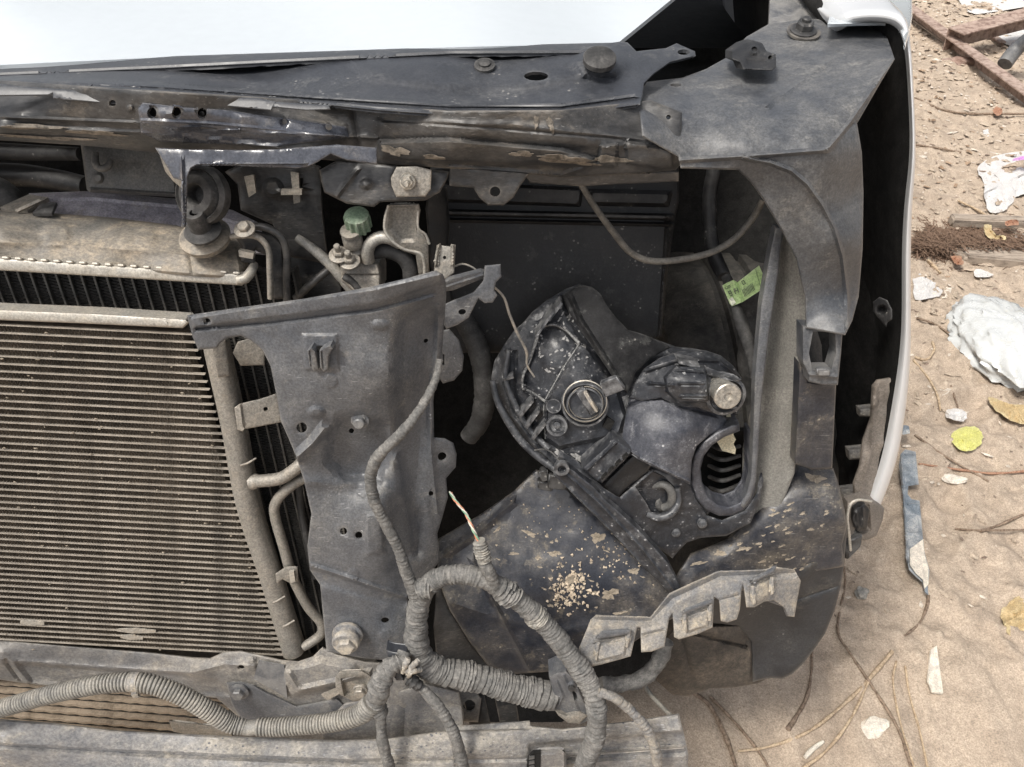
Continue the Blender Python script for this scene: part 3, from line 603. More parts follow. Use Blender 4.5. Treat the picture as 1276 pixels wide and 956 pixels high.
# bracket arms at the tank's right
bolt(305, 286, 2, 5, M['castalu'], car, axis=(0, -.4, 1), washer=1.7)
part(tube, 'tank_bracket_arm', [(288, 295, 8, 4), (305, 293, 5, 4), (322, 296, 6, 4), (334, 310, 8, 4), (336, 335, 10, 4), (337, 372, 12, 4)], M['castalu'], n=8)
part(tube, 'tank_bracket_arm', [(312, 282, 18, 5), (332, 284, 18, 5), (350, 295, 20, 5), (357, 315, 22, 5), (357, 345, 24, 5), (358, 380, 26, 5)], M['member'], n=8)
part(sheet, 'tank_bracket_web', [(290, 292), (312, 286), (340, 292), (352, 305), (356, 372), (338, 374), (335, 320), (318, 312), (318, 330), (300, 326), (302, 308)], M['member'], ctl=[(290, 292, 14), (350, 300, 24), (345, 370, 26)], thick=3, step=6, rnd=(3, 3))
box('tank_bracket_slot', [(297, 312, 4), (316, 316, 4), (315, 323, 4), (298, 320, 4)], M['castalu'], car, thick=6)
# shapes seen below the crossmember on the left
part(sheet, 'latch_plate', [(318, 196), (380, 200), (400, 208), (402, 262), (410, 330), (360, 320), (340, 280), (300, 262), (296, 230), (280, 214)], M['member'], ctl=[(300, 200, 60), (400, 220, 64), (380, 320, 70)], thick=4, step=9, rnd=(4, 3), holes=[[(368, 222), (378, 222), (376, 236), (366, 234)]], feats=[bump(340, 235, 14, 5), ridge([(350, 240), (376, 236)], 6, 5), rough(3, 30)])
box('latch_tab', [(304, 220, 50), (316, 218, 50), (319, 240, 50), (310, 246, 50)], M['castalu'], car, thick=3)
box('latch_tab', [(362, 214, 54), (372, 216, 54), (374, 252, 54), (366, 254, 54)], M['castalu'], car, thick=3)
box('latch_tab', [(350, 236, 48), (376, 236, 48), (376, 243, 48), (350, 243, 48)], M['castalu'], car, thick=4)
# ---------------------------------------------------------------- corner panel, apron, fender
corner = part(sheet, 'corner_panel', [(796, 132), (800, 112), (806, 102), (850, 97), (880, 86), (905, 72), (930, 46), (958, 30), (1000, 24), (1035, 24), (1070, 30), (1094, 34), (1106, 48), (1115, 74), (1098, 102), (1068, 154), (1074, 190), (1076, 240), (1075, 310), (1070, 370), (1062, 400), (1053, 418), (1030, 414), (1004, 409), (1003, 370), (992, 323), (974, 288), (951, 249), (936, 228), (920, 212), (880, 211), (848, 210), (845, 196), (800, 170)], M['corner'],
    ctl=[hz(1031, 187, .93)[:2]+(-22,), (930, 196, -20), (850, 190, -14), (800, 140, -4), (806, 104, 70), (905, 76, 110), (960, 32, 170), (1035, 26, 180), (1092, 36, 160), (1112, 74, 60), (960, 130, 25), (1040, 70, 95), (900, 150, 5), (1068, 154, 6), (1020, 130, 18), (1074, 240, 20), (1020, 250, -14), (1048, 303, -8), (990, 300, -2), (1070, 380, 26), (1056, 400, -2), (1010, 400, 4), (940, 225, -8)],
    thick=2.5, step=5, rnd=(3, 3), angle=30, holes=[circ(842, 106, 7, ry=2)],
    feats=[ridge([(845, 200), (926, 195), (980, 191), (1031, 187), (1060, 152), (1112, 76)], 4, 4.5), ridge([(955, 132), (990, 108), (1042, 70)], 6, 4), ridge([(926, 197), (960, 203), (986, 213), (1006, 230), (1024, 255), (1040, 285), (1050, 320), (1056, 370), (1056, 416)], 4, 4.5),
           pad([(800, 104), (930, 90), (958, 130), (900, 140), (800, 132)], 4, 14), bump(1000, 45, 26, 3, .6, 12), bump(938, 113, 12, -1, .3, 4), rough(2.2, 60, 11), rough(.8, 16, 4), ridge([(1100, 38), (1112, 76)], 3, -2)])
corner['label'] = 'smudged grey corner panel curving down into the wing apron'
bolt(1001, 38, 140, 8, M['black'], corner, washer=1.5, axis=(0, -.2, 1), stud=4)
lathe('bolt_recess', 1001, 41, 142, [(15, 0), (15, 2), (11, 3)], M['member'], corner, axis=(0, -.2, 1))
lb = sheet('clip_block', [(912, 64), (926, 54), (938, 50), (950, 54), (955, 64), (967, 68), (967, 84), (962, 88), (926, 87), (922, 78), (912, 74)], M['black'], corner, ctl=[(912, 64, 76), (960, 66, 76), (940, 86, 50)], thick=22, step=3, rnd=(2.5, 3), holes=[circ(960, 72, 3)], feats=[bump(940, 62, 8, 5), bump(940, 62, 4, -4), pad([(930, 74), (955, 74), (955, 84), (930, 84)], -3, 3)])
box('inner_wing_brace', [(960, -10, 260), (1040, -10, 260), (1036, 30, 200), (958, 32, 200)], M['panel'], car, thick=5)
# bracket opening and strut below the apron leg
part(sheet, 'strut_bracket', [(1000, 406), (1050, 412), (1048, 440), (1044, 480), (1026, 480), (1008, 476), (1006, 464), (1000, 452)], M['corner'], ctl=[(1000, 410, 4), (1050, 415, 4), (1020, 478, -4)], thick=16, step=4, rnd=(2.5, 2), holes=[[(1013, 413), (1041, 414), (1042, 440), (1036, 461), (1012, 461), (1008, 440)]], feats=[ridge([(1010, 467), (1043, 470)], 4, 3)])
box('strut_clip', [(1018, 460, -10), (1034, 460, -10), (1035, 469, -10), (1019, 469, -10)], M['panel'], car, thick=6, bev=1)
part(sheet, 'wing_strut', [(996, 452), (1006, 464), (1008, 476), (1042, 479), (1040, 520), (1037, 584), (1012, 585), (990, 578), (994, 500)], M['liner'], ctl=[(996, 455, 12), (1042, 480, 16), (1010, 580, 24)], thick=14, step=7, rnd=(3, 3), feats=[rough(1.5, 30)])
# inner apron (grey beige) and the thin curved rail in front of it
part(sheet, 'inner_apron', [(984, 270), (1006, 300), (1008, 410), (1000, 500), (990, 590), (970, 640), (925, 660), (925, 560), (950, 440), (965, 330)], M['apron'], ctl=[(985, 290, 60), (1005, 400, 40), (925, 600, 70), (990, 590, 50), (960, 400, 85)], thick=4, step=9, rnd=(4, 4), feats=[rough(1.5, 50), ridge([(986, 300), (980, 450), (962, 600)], 18, 6)])
part(sheet, 'headlamp_side_rail', [(966, 282), (975, 284), (970, 340), (958, 420), (949, 500), (945, 560), (942, 600), (936, 620), (927, 633), (921, 631), (930, 614), (935, 596), (938, 540), (940, 470), (948, 380), (958, 320)], M['panel'], ctl=[(970, 285, 50), (950, 450, 34), (940, 600, 30), (925, 632, 30)], thick=9, step=5, rnd=(3, 2.5))
# fender
FD = []
inner = [(1040, 60), (1052, 30), (1100, 28), (1122, 36), (1129, 60), (1133, 120), (1136, 188), (1130, 235), (1126, 275), (1124, 330), (1125, 405), (1120, 455), (1113, 498), (1102, 560), (1090, 600), (1080, 624), (1074, 640)]
outer = [(1031, 28), (1045, 10), (1092, 6), (1126, 10), (1136, 30), (1140, 110), (1144, 192), (1140, 235), (1138, 275), (1137, 330), (1138, 405), (1137, 455), (1134, 500), (1124, 566), (1112, 604), (1100, 634), (1090, 656)]
fo = [150, 130, 118, 105, 95, 85, 75, 78, 82, 86, 92, 96, 98, 100, 102, 104, 106]
V = []; F = []; fm = []
for (xi, yi), (xo, yo), o_ in zip(inner, outer, fo):
    a = P(xi, yi, o_+8); b = P(xi+.35*(xo-xi), yi+.35*(yo-yi), o_-2); b2 = P(xi+.8*(xo-xi), yi+.8*(yo-yi), o_+2); c = P(xo, yo, o_+16)
    d = c+Vector((.004 if xo > 1100 else 0, .10, 0)); e = c+Vector((-.02 if xo > 1100 else 0, .8 if yo < 430 else (.3 if yo < 470 else .13), .05 if xo < 1130 and yo < 40 else 0))
    a2 = a+Vector((-.002, .012, 0))
    e2 = e+Vector((-.006, 0, -.004)); a3 = c+Vector((-.012, .05, -.003))
    V += [tuple(q) for q in (a2, a, b, b2, c, d, e, e2, a3)]
k = 9
for i in range(len(inner)-1):
    for j in range(k):
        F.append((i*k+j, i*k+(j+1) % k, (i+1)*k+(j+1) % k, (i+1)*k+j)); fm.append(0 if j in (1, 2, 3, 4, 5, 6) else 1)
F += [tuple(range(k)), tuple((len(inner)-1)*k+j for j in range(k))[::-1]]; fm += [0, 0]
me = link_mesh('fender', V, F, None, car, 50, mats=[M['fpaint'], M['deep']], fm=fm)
me['label'] = 'silver front fender seen from its open front edge'
fs = me.modifiers.new('sub', 'SUBSURF'); fs.levels = 1; fs.render_levels = 2
part(sheet, 'fender_top_flange', [(1031, 30), (1036, 12), (1040, -40), (1136, -40), (1137, 20), (1133, 44), (1128, 58), (1122, 38), (1104, 29), (1070, 29), (1048, 30)], M['paint'], ctl=[(1031, 30, 120), (1130, 40, 96), (1036, -30, 330), (1136, -30, 330)], thick=3, step=6, rnd=(4, 5))
# dark liner inside the fender
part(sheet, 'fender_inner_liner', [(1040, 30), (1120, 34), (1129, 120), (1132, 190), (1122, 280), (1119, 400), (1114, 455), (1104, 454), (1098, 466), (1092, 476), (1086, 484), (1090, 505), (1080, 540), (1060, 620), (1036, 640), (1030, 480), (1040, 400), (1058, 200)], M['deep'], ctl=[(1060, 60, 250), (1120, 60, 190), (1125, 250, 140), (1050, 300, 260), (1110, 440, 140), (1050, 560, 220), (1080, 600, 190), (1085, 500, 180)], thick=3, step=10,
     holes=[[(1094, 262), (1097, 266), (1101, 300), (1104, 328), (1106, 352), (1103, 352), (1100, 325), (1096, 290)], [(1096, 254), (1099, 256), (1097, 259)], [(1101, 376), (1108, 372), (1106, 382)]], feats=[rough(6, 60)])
part(sheet, 'fender_eyelet', [(1088, 376), (1096, 370), (1106, 374), (1112, 386), (1112, 398), (1106, 402), (1104, 408), (1094, 396), (1088, 388)], M['black'], ctl=[(1090, 376, 118), (1110, 390, 104), (1100, 405, 108)], thick=3, step=3, rnd=(2, 1.5), feats=[bump(1099, 386, 7, -4), bump(1099, 386, 4, -5)])
part(sheet, 'splashed_inner_wing', [(1086, 480), (1092, 473), (1122, 468), (1122, 490), (1114, 530), (1106, 575), (1094, 612), (1082, 632), (1066, 628), (1062, 602), (1070, 580), (1074, 548), (1084, 520)], M['rustin'], ctl=[(1090, 480, 122), (1115, 480, 114), (1070, 610, 112), (1090, 620, 110)], thick=3, step=5, rnd=(4, 5), holes=[[(1108, 478), (1112, 474), (1113, 492), (1109, 494)]], feats=[rough(3, 24), bump(1086, 500, 10, 3), ridge([(1092, 480), (1086, 560), (1074, 610)], 5, 3)])
for pl in ([(1070, 509), (1092, 507), (1091, 520), (1071, 519)], [(1056, 560), (1079, 558), (1080, 572), (1058, 573)], [(1046, 610), (1074, 607), (1074, 620), (1048, 622)]):
    sheet('liner_slat', pl, M['bar'], car, ctl=[(1070, 510, 150), (1090, 515, 140), (1070, 620, 130)], thick=8, step=4, rnd=(3, 4))
part(sheet, 'fender_liner_tab', [(1072, 586), (1084, 583), (1086, 592), (1074, 594)], M['bar'], ctl=[(1070, 580, 128)], thick=5, step=4, rnd=(2, 2))
cb = part(sheet, 'fender_corner_clip', [(1056, 626), (1078, 620), (1095, 628), (1102, 634), (1100, 648), (1092, 668), (1078, 674), (1066, 672), (1060, 690), (1054, 668), (1054, 640)], M['rustin'], ctl=[(1056, 626, 70), (1095, 630, 96), (1070, 690, 76)], thick=12, step=4, rnd=(3, 4), feats=[pad([(1062, 634), (1082, 630), (1084, 660), (1066, 668)], -8, 4)])
tube('clip_edge', [(1086, 625, 60, 1.6), (1070, 623, 56, 1.8), (1060, 628, 54, 1.8), (1056, 645, 54, 1.8), (1058, 665, 56, 1.8), (1060, 686, 60, 1.6)], M['alu'], cb, n=8)
sheet('clip_insert', [(1064, 634), (1078, 628), (1084, 636), (1080, 660), (1068, 662), (1062, 648)], M['black'], cb, ctl=[(1064, 634, 66), (1080, 630, 70), (1070, 662, 66)], thick=8, step=4, rnd=(2, 2), feats=[ridge([(1068, 640), (1070, 658)], 3, 3), ridge([(1076, 634), (1076, 656)], 3, 3)])
box('clip_foot', [(1054, 676, 62), (1076, 666, 66), (1074, 682, 66), (1056, 700, 62)], M['black'], cb, thick=14, bev=2)
# ---------------------------------------------------------------- box behind headlamp, bay interior
ab = part(sheet, 'air_box', [(536, 210), (846, 206), (846, 250), (842, 268), (833, 330), (824, 420), (770, 440), (548, 440), (540, 300)], M['black'], ctl=[(540, 215, 150), (845, 215, 150), (540, 430, 140), (825, 420, 140)], thick=60, step=9, rnd=(4, 5),
    feats=[pad([(550, 262), (840, 268), (838, 274), (550, 268)], 9, 3), pad([(552, 228), (725, 236), (722, 256), (552, 250)], 8, 4), pad([(735, 238), (836, 240), (832, 256), (735, 254)], 9, 5), ridge([(545, 274), (838, 280)], 3, 5), rough(1, 50), ridge([(832, 270), (822, 420)], 3, 4)])
ab['label'] = 'large black ribbed box behind the headlamp'
part(sheet, 'box_seal', [(536, 222), (556, 236), (560, 280), (556, 330), (570, 400), (548, 400), (536, 330), (530, 260)], M['black'], ctl=[(540, 230, 90), (560, 300, 96), (550, 400, 90)], thick=8, step=8, rnd=(4, 5), feats=[rough(3, 20)])
tube('bay_hose', [(890, 210, 190, 9), (884, 250, 190, 9), (888, 310, 180, 9), (902, 345, 150, 8.5)], M['black'], car, n=12, mod=corr(.008, .05))
tube('bay_hose', [(575, 395, 120, 12), (592, 425, 116, 13), (602, 460, 112, 13), (604, 495, 112, 13), (598, 525, 116, 12), (584, 545, 122, 11)], M['rubber'], car, n=16, mod=corr(.009, .07), label='dark corrugated hose left of the headlamp')
# bare cable hanging in front
part(tube, 'hanging_cable', [(722, 226, 5, 4), (740, 256, 20, 4), (764, 289, 40, 4.2), (785, 314, 50, 4.2), (810, 325, 56, 4.2), (845, 324, 60, 4.2), (885, 315, 64, 4.2), (915, 298, 64, 4.2), (938, 272, 60, 4.2), (951, 248, 50, 4)], M['cable'], n=10)
# lower hanging lugs from crossmember
part(sheet, 'hanging_lug', [(560, 208), (660, 216), (648, 232), (640, 246), (628, 256), (608, 256), (597, 246), (590, 234), (560, 232)], M['member'], ctl=[(560, 210, -4), (650, 218, -6), (610, 256, -4)], thick=3, step=4, rnd=(2.5, 2), holes=[circ(617, 239, 6.5, 14)], feats=[rough(.8, 20)])
part(sheet, 'upper_rail_return', [(650, 215), (846, 214), (846, 226), (720, 232), (660, 228)], M['member'], ctl=[(650, 216, -2), (846, 216, 2), (700, 232, 2)], thick=3, step=6, rnd=(2, 2))
hb = part(sheet, 'hose_bracket', [(398, 212), (420, 200), (470, 204), (560, 214), (557, 224), (548, 240), (530, 250), (500, 251), (474, 252), (466, 258), (432, 254), (416, 246), (404, 240), (400, 226)], M['member'], ctl=[(400, 215, -2), (560, 220, 2), (480, 252, -4)], thick=5, step=4, rnd=(3, 2.5), feats=[bump(456, 229, 10, 3, .7, 9), ridge([(420, 244), (445, 212)], 4, 2), rough(2, 18)])
sheet('square_washer', [(494, 208), (520, 207), (538, 212), (537, 236), (530, 245), (494, 246), (488, 232), (487, 222)], M['castalu'], hb, ctl=[(490, 210, -8), (537, 215, -8), (500, 245, -10)], thick=3, step=4, rnd=(2, 1))
bolt(508, 226, -11, 5, M['steel'], hb, washer=1.3, stud=6)
# cast bracket below (bright)
part(sheet, 'cast_hose_bracket', [(484, 255), (522, 254), (524, 262), (520, 284), (528, 292), (534, 302), (535, 340), (522, 344), (518, 318), (500, 312), (488, 302), (479, 288), (478, 278)], M['castalu'], ctl=[(484, 256, 8), (524, 256, 8), (500, 310, 16), (530, 340, 20)], thick=4, step=4, rnd=(3, 2.5), feats=[pad([(488, 258), (516, 258), (516, 300), (500, 300), (486, 285)], -3, 5)])
tube('bracket_edge', [(484, 256, 4, 1.6), (480, 272, 4, 2), (480, 288, 4, 2), (490, 302, 4, 2), (504, 311, 6, 2), (518, 314, 8, 2), (526, 318, 8, 2.2), (529, 330, 10, 2.2), (529, 342, 10, 2.2)], M['alu'], car, n=8)
tube('bracket_edge', [(521, 262, 4, 1.6), (521, 284, 4, 1.6), (530, 292, 6, 1.6), (535, 304, 8, 1.8)], M['alu'], car, n=8)
tube('suction_pipe', [(459, 325, 24, 8), (458, 313, 20, 8), (463, 302, 18, 8), (474, 296, 18, 8), (486, 297, 18, 8), (498, 304, 24, 7)], M['alu'], car, n=16, label='bright bent metal air-conditioning pipe')
tube('suction_hose', [(466, 314, 30, 9), (482, 312, 28, 10), (500, 319, 28, 10), (510, 332, 28, 10), (512, 348, 30, 10), (512, 372, 36, 10)], M['rubber'], car, n=16)
vb = part(sheet, 'valve_block', [(424, 330), (430, 325), (460, 325), (472, 328), (475, 340), (475, 362), (440, 364), (424, 350)], M['castalu'], ctl=[(424, 330, 24), (475, 330, 24), (450, 364, 20)], thick=30, step=4, rnd=(4, 6), feats=[ridge([(424, 343), (475, 343)], 2, -1.5)])
for x, y in ((423, 318), (436, 326)): bolt(x, y, 14, 5.5, M['castalu'], vb, washer=1.6, stud=7, axis=(0, -.35, 1), name='block_bolt')
vs = lathe('valve_stem', 446, 324, 34, [(9, 0), (9, 16), (6.5, 18), (6.5, 20), (8.5, 21), (8.5, 30), (7, 32), (7, 34), (8.5, 35), (8.5, 37)], M['castalu'], car, axis=(0, -.3, 1), seg=18)
def capr():
    V, F = [], []; ax = Vector((0, -.3, 1)).normalized(); u = ax.orthogonal().normalized(); v = ax.cross(u); c = P(447, 281, 20); n = 48
    for r, h in ((9.5, -3), (11, -2), (11, 10), (10, 12), (5, 12.6), (.1, 12.6)):
        for k in range(n):
            rr = r*(1-.13*(k % 4 in (0, 1))) if 1 < r < 18 and h < 11 else r
            a = 2*math.pi*k/n; V.append(tuple(c+ax*(h/1000)+(u*math.cos(a)+v*math.sin(a))*rr/1000))
    for i in range(5):
        for k in range(n): a = i*n+k; b = i*n+(k+1) % n; F.append((a, b, b+n, a+n))
    return link_mesh('service_cap', V, F, M['greencap'], vs, 30)
capr()['label'] = 'faded green ribbed service cap'
tube('bay_cable', [(370, 296, 40, 5), (392, 312, 36, 6), (410, 328, 32, 6.5), (425, 345, 30, 6.5), (440, 365, 30, 6)], M['conduit'], car, n=10, mod=corr(.006, .08))
tube('bay_cable', [(428, 344, 22, 4.5), (440, 352, 22, 4.5), (455, 368, 24, 4.5)], M['rubber'], car, n=10, mod=corr(.005, .1))
tube('bay_pipe', [(368, 372, 44, 5), (390, 352, 44, 5), (412, 334, 48, 5)], M['member'], car, n=10)
part(sheet, 'bay_web', [(345, 300), (400, 300), (425, 360), (420, 380), (350, 385)], M['member'], ctl=[(350, 300, 90), (420, 370, 80), (350, 380, 80)], thick=3, step=10)
# hook arm on the right of the panel top
part(sheet, 'channel_bracket', [(544, 306), (549, 303), (550, 306), (561, 307), (562, 304), (568, 305), (566, 340), (556, 348), (540, 345)], M['castalu'], ctl=[(545, 305, 0), (568, 306, 0), (555, 345, -6)], thick=3, step=4, rnd=(2, 1), holes=[circ(554, 321, 2.2, 8)], feats=[ridge([(547, 304), (543, 330)], 3, 4), ridge([(565, 306), (564, 330)], 3, 4)])
part(sheet, 'support_arm', [(550, 354), (560, 348), (598, 338), (603, 339), (605, 345), (600, 348), (565, 362), (555, 363)], M['panel'], ctl=[(555, 355, -24), (600, 342, 0), (560, 362, -20)], thick=8, step=4, rnd=(2.5, 2), feats=[ridge([(556, 358), (602, 343)], 2.5, 2)])
part(sheet, 'support_hook', [(604, 331), (624, 329), (625, 345), (618, 352), (616, 362), (620, 368), (614, 377), (604, 378), (596, 372), (590, 384), (584, 396), (570, 405), (556, 410), (552, 402), (552, 380), (565, 374), (590, 364), (602, 350), (603, 340)], M['panel'], ctl=[(604, 331, 0), (620, 350, 0), (556, 405, -8)], thick=3, step=4, rnd=(2.5, 1.5), holes=[circ(576, 389, 5, 10, ry=4)])
part(tube, 'bare_wire', [(562, 334, 4, 1.3), (576, 329, 6, 1.3), (590, 334, 8, 1.3), (600, 344, 10, 1.3), (615, 357, 12, 1.5), (628, 371, 16, 1.7), (635, 392, 20, 1.8), (645, 416, 26, 1.8), (656, 438, 34, 1.8), (657, 455, 40, 1.4), (666, 470, 44, 1.2)], M['bracket'], n=8)
# ---------------------------------------------------------------- vertical support panel
vp = part(sheet, 'support_panel', [(233, 393), (300, 383), (381, 372), (464, 357), (510, 346), (543, 337), (552, 342), (556, 352), (556, 370), (553, 410), (551, 444), (543, 470), (540, 500), (541, 545), (554, 546), (565, 552), (569, 566), (568, 582), (556, 596), (558, 620), (551, 645), (545, 665), (548, 700), (530, 720), (508, 745), (512, 800), (502, 825), (450, 820), (407, 812), (404, 782), (399, 729), (386, 710), (383, 680), (388, 640), (379, 600), (369, 569), (359, 545), (350, 525), (344, 490), (337, 456), (327, 436), (312, 424), (300, 419), (284, 421), (274, 428), (270, 434), (247, 436), (240, 420)], M['panel'],
    ctl=[(240, 400, -46), (380, 385, -50), (543, 345, -44), (300, 400, -46), (350, 450, -50), (450, 430, -52), (488, 470, -50), (380, 560, -48), (450, 600, -30), (480, 620, -44), (400, 700, -50), (470, 700, -50), (420, 800, -48), (500, 800, -44), (552, 400, -12), (543, 500, 2), (540, 600, 2), (560, 570, 6), (548, 660, 2), (500, 740, -30), (530, 560, -6), (388, 640, -50)],
    thick=2.5, step=4.5, rnd=(3, 2.5), angle=35, hole_rnd=(3, 1.2),
    holes=[circ(258, 401, 4.5), circ(376, 533, 6.5, 14), circ(438, 537, 3.2), circ(428, 662, 4.5), circ(447, 667, 4.5), circ(480, 773, 5, ry=3.5), circ(551, 569, 5.5), circ(531, 425, 3), circ(537, 615, 3)],
    feats=[ridge([(245, 410), (340, 402), (464, 386), (538, 366)], 4, -4), pad([(236, 396), (464, 360), (550, 340), (552, 352), (464, 380), (242, 408)], 3, 4),
           pad([(500, 395), (535, 378), (548, 395), (541, 440), (534, 520), (528, 600), (520, 690), (495, 560), (492, 440)], -10, 16), ridge([(546, 380), (545, 440), (536, 500), (537, 560), (545, 640)], 5, 3),
           pad([(376, 417), (420, 417), (422, 461), (380, 461)], 2.5, 4), bump(412, 475, 10, 1.2, .25), bump(394, 514, 13, 5, .6, 9), ridge([(404, 534), (390, 552), (369, 571)], 9, 8), pad([(410, 545), (425, 520), (480, 530), (488, 560), (476, 600), (430, 596), (408, 575)], -9, 14),
           ridge([(380, 600), (440, 604), (480, 590)], 10, 3), bump(474, 405, 14, 2.5, .6, 8), ridge([(386, 704), (440, 722), (508, 745)], 4, 4), pad([(386, 708), (508, 748), (506, 760), (388, 724)], -2.5, 5), pad([(455, 640), (477, 640), (478, 688), (456, 692)], 4, 6),
           bump(440, 717, 9, 1, .25), bump(480, 792, 8, 1, .25), bump(434, 792, 24, 3, .5), pad([(490, 620), (530, 640), (530, 690), (505, 700), (488, 660)], -5, 12), bump(452, 612, 9, 1, .3), rough(2.4, 70, 21), rough(.7, 18, 8)])
vp['label'] = 'upright grey pressed-steel support panel between condenser and headlamp'
cl_ = sheet('harness_clip_base', [(377, 420), (384, 416), (416, 417), (421, 422), (423, 456), (418, 461), (384, 462), (379, 455)], M['panel'], vp, ctl=[(380, 420, -53), (420, 420, -53), (400, 460, -53)], thick=2, step=4, rnd=(3, 2), feats=[pad([(385, 424), (414, 424), (416, 452), (388, 452)], -1.5, 3)])
for pl in ([(383, 437), (388, 433), (393, 438), (397, 460), (391, 463), (386, 456)], [(398, 437), (406, 432), (412, 430), (415, 434), (409, 445), (409, 460), (404, 464), (399, 458)]):
    sheet('clip_jaw', pl, M['panel'], vp, ctl=[(390, 435, -66), (410, 435, -66), (400, 462, -60)], thick=12, step=3, rnd=(1.5, 1.5), feats=[ridge([(pl[0][0]+3, 438), (pl[0][0]+5, 458)], 1.6, -2)])
box('clip_back', [(388, 433, -57), (408, 432, -57), (408, 438, -57), (389, 439, -57)], M['deep'], vp, thick=3)
lathe('spot_stud', 449, 523, -40, [(8, -1), (8, 2), (5, 3), (5, 8), (4, 9)], M['panel'], vp, seg=10)
box('stud_nut', [(444, 517, -44), (455, 515, -44), (457, 528, -44), (446, 530, -44)], M['panel'], vp, thick=5, bev=1)
dust = lathe('dusty_bolt', 434, 788, -52, [(14, 0), (15, 2), (15, 4), (12, 5), (12, 9), (13.5, 10), (13.5, 14), (12, 16)], M['bracket'], vp, axis=(0, -.86, .2), seg=24)
dust['label'] = 'large bolt caked in tan dust'
bolt(432, 800, -68, 9, M['bracket'], vp, washer=0, axis=(0, -.86, .2), name='bolt_head')
# lobe plate behind panel
part(sheet, 'rear_flange_lobe', [(548, 412), (560, 410), (572, 424), (578, 444), (576, 462), (566, 474), (552, 478), (546, 470)], M['panel'], ctl=[(550, 412, 14), (576, 440, 20), (552, 476, 14)], thick=3, step=5, rnd=(3, 3), holes=[[(549, 440), (554, 442), (554, 456), (549, 456)]])
rmud0 = random.Random(21)
M['splash'] = mat('grey_splash', (.22, .22, .215), dust=(.34, .33, .32), amt=.5, rough=.9, up=0, scale=60)
M['barrel'] = mat('glossy_bluish_plastic', (.034, .037, .048), dust=(.22, .22, .23), amt=.55, cover=.45, rough=.40, up=.3, speck=.7, spcol=(.5, .5, .5), scratch=.3, scale=16, var=.1)
M['lampedge'] = mat('worn_plastic_edge', (.10, .10, .10), dust=(.3, .3, .29), amt=.6, cover=.5, rough=.6, up=.1, scale=50)
# ---------------------------------------------------------------- headlamp
hl = part(sheet, 'headlamp_housing', [(612, 470), (616, 450), (628, 430), (640, 412), (650, 404), (664, 388), (684, 372), (705, 360), (722, 354), (738, 358), (748, 366), (757, 382), (768, 396), (782, 411), (800, 416), (820, 424), (842, 432), (862, 434), (880, 437), (898, 446), (912, 458), (923, 472), (918, 478), (910, 476), (918, 500), (921, 514), (916, 519), (912, 508), (905, 512), (908, 524), (919, 527), (921, 533), (900, 542), (880, 556), (868, 576), (866, 600), (872, 622), (886, 636), (872, 655), (840, 652), (812, 648), (790, 640), (760, 640), (738, 628), (715, 605), (697, 588), (682, 576), (668, 566), (654, 552), (640, 536), (626, 516), (616, 495)], M['lamp'],
    ctl=[(615, 480, 70), (640, 412, 82), (722, 356, 96), (770, 400, 92), (700, 588, 30), (655, 552, 52), (690, 440, 50), (740, 500, 40), (780, 480, 60), (830, 440, 82), (850, 470, 52), (915, 470, 84), (830, 540, 14), (800, 580, 22), (860, 550, 26), (872, 600, 36), (800, 640, 28), (740, 620, 28), (860, 650, 34), (770, 540, 36), (640, 500, 60)],
    thick=3, step=4, rnd=(4, 6), angle=32, feats=[
        pad([(651, 478), (653, 462), (664, 438), (672, 412), (677, 407), (697, 405), (722, 428), (716, 440), (690, 480), (679, 500), (660, 486)], -9, 5), ridge([(653, 486), (652, 468), (664, 440), (672, 414), (678, 406), (697, 405), (722, 427)], 3, 5), ridge([(653, 486), (679, 500)], 3, 4), ridge([(722, 427), (700, 462), (680, 500), (679, 548)], 3, 4),
        pad([(679, 500), (722, 428), (742, 440), (768, 480), (779, 519), (772, 542), (697, 558), (679, 546)], 8, 5), ridge([(700, 372), (712, 398), (728, 424), (756, 462), (775, 490)], 5, -6), ridge([(758, 400), (790, 430), (780, 480)], 8, -5),
        ridge([(840, 440), (880, 462), (905, 460)], 7, 5), ridge([(820, 470), (850, 500), (885, 512)], 7, 5), pad([(826, 476), (880, 472), (884, 500), (836, 506)], 5, 8), bump(903, 489, 28, 8, .4), bump(903, 489, 20, -9, .3), ridge([(836, 448), (856, 470), (880, 470)], 4, -4),
        bump(820, 535, 58, 2, 1.0, 40), ridge([(776, 561), (800, 573), (860, 600)], 4, 7), ridge([(778, 568), (860, 606)], 3, -5), ridge([(630, 440), (626, 480), (640, 520), (668, 556), (697, 584)], 6, 5), ridge([(642, 440), (640, 480), (652, 515), (676, 545)], 4, -4),
        bump(678, 506, 9, 1.2, .2), ridge([(690, 385), (680, 400), (672, 404)], 5, 5), rough(2.2, 26, 31), rough(.9, 8, 7)])
hl['label'] = 'scuffed black headlamp housing seen from behind, grey dust specks'
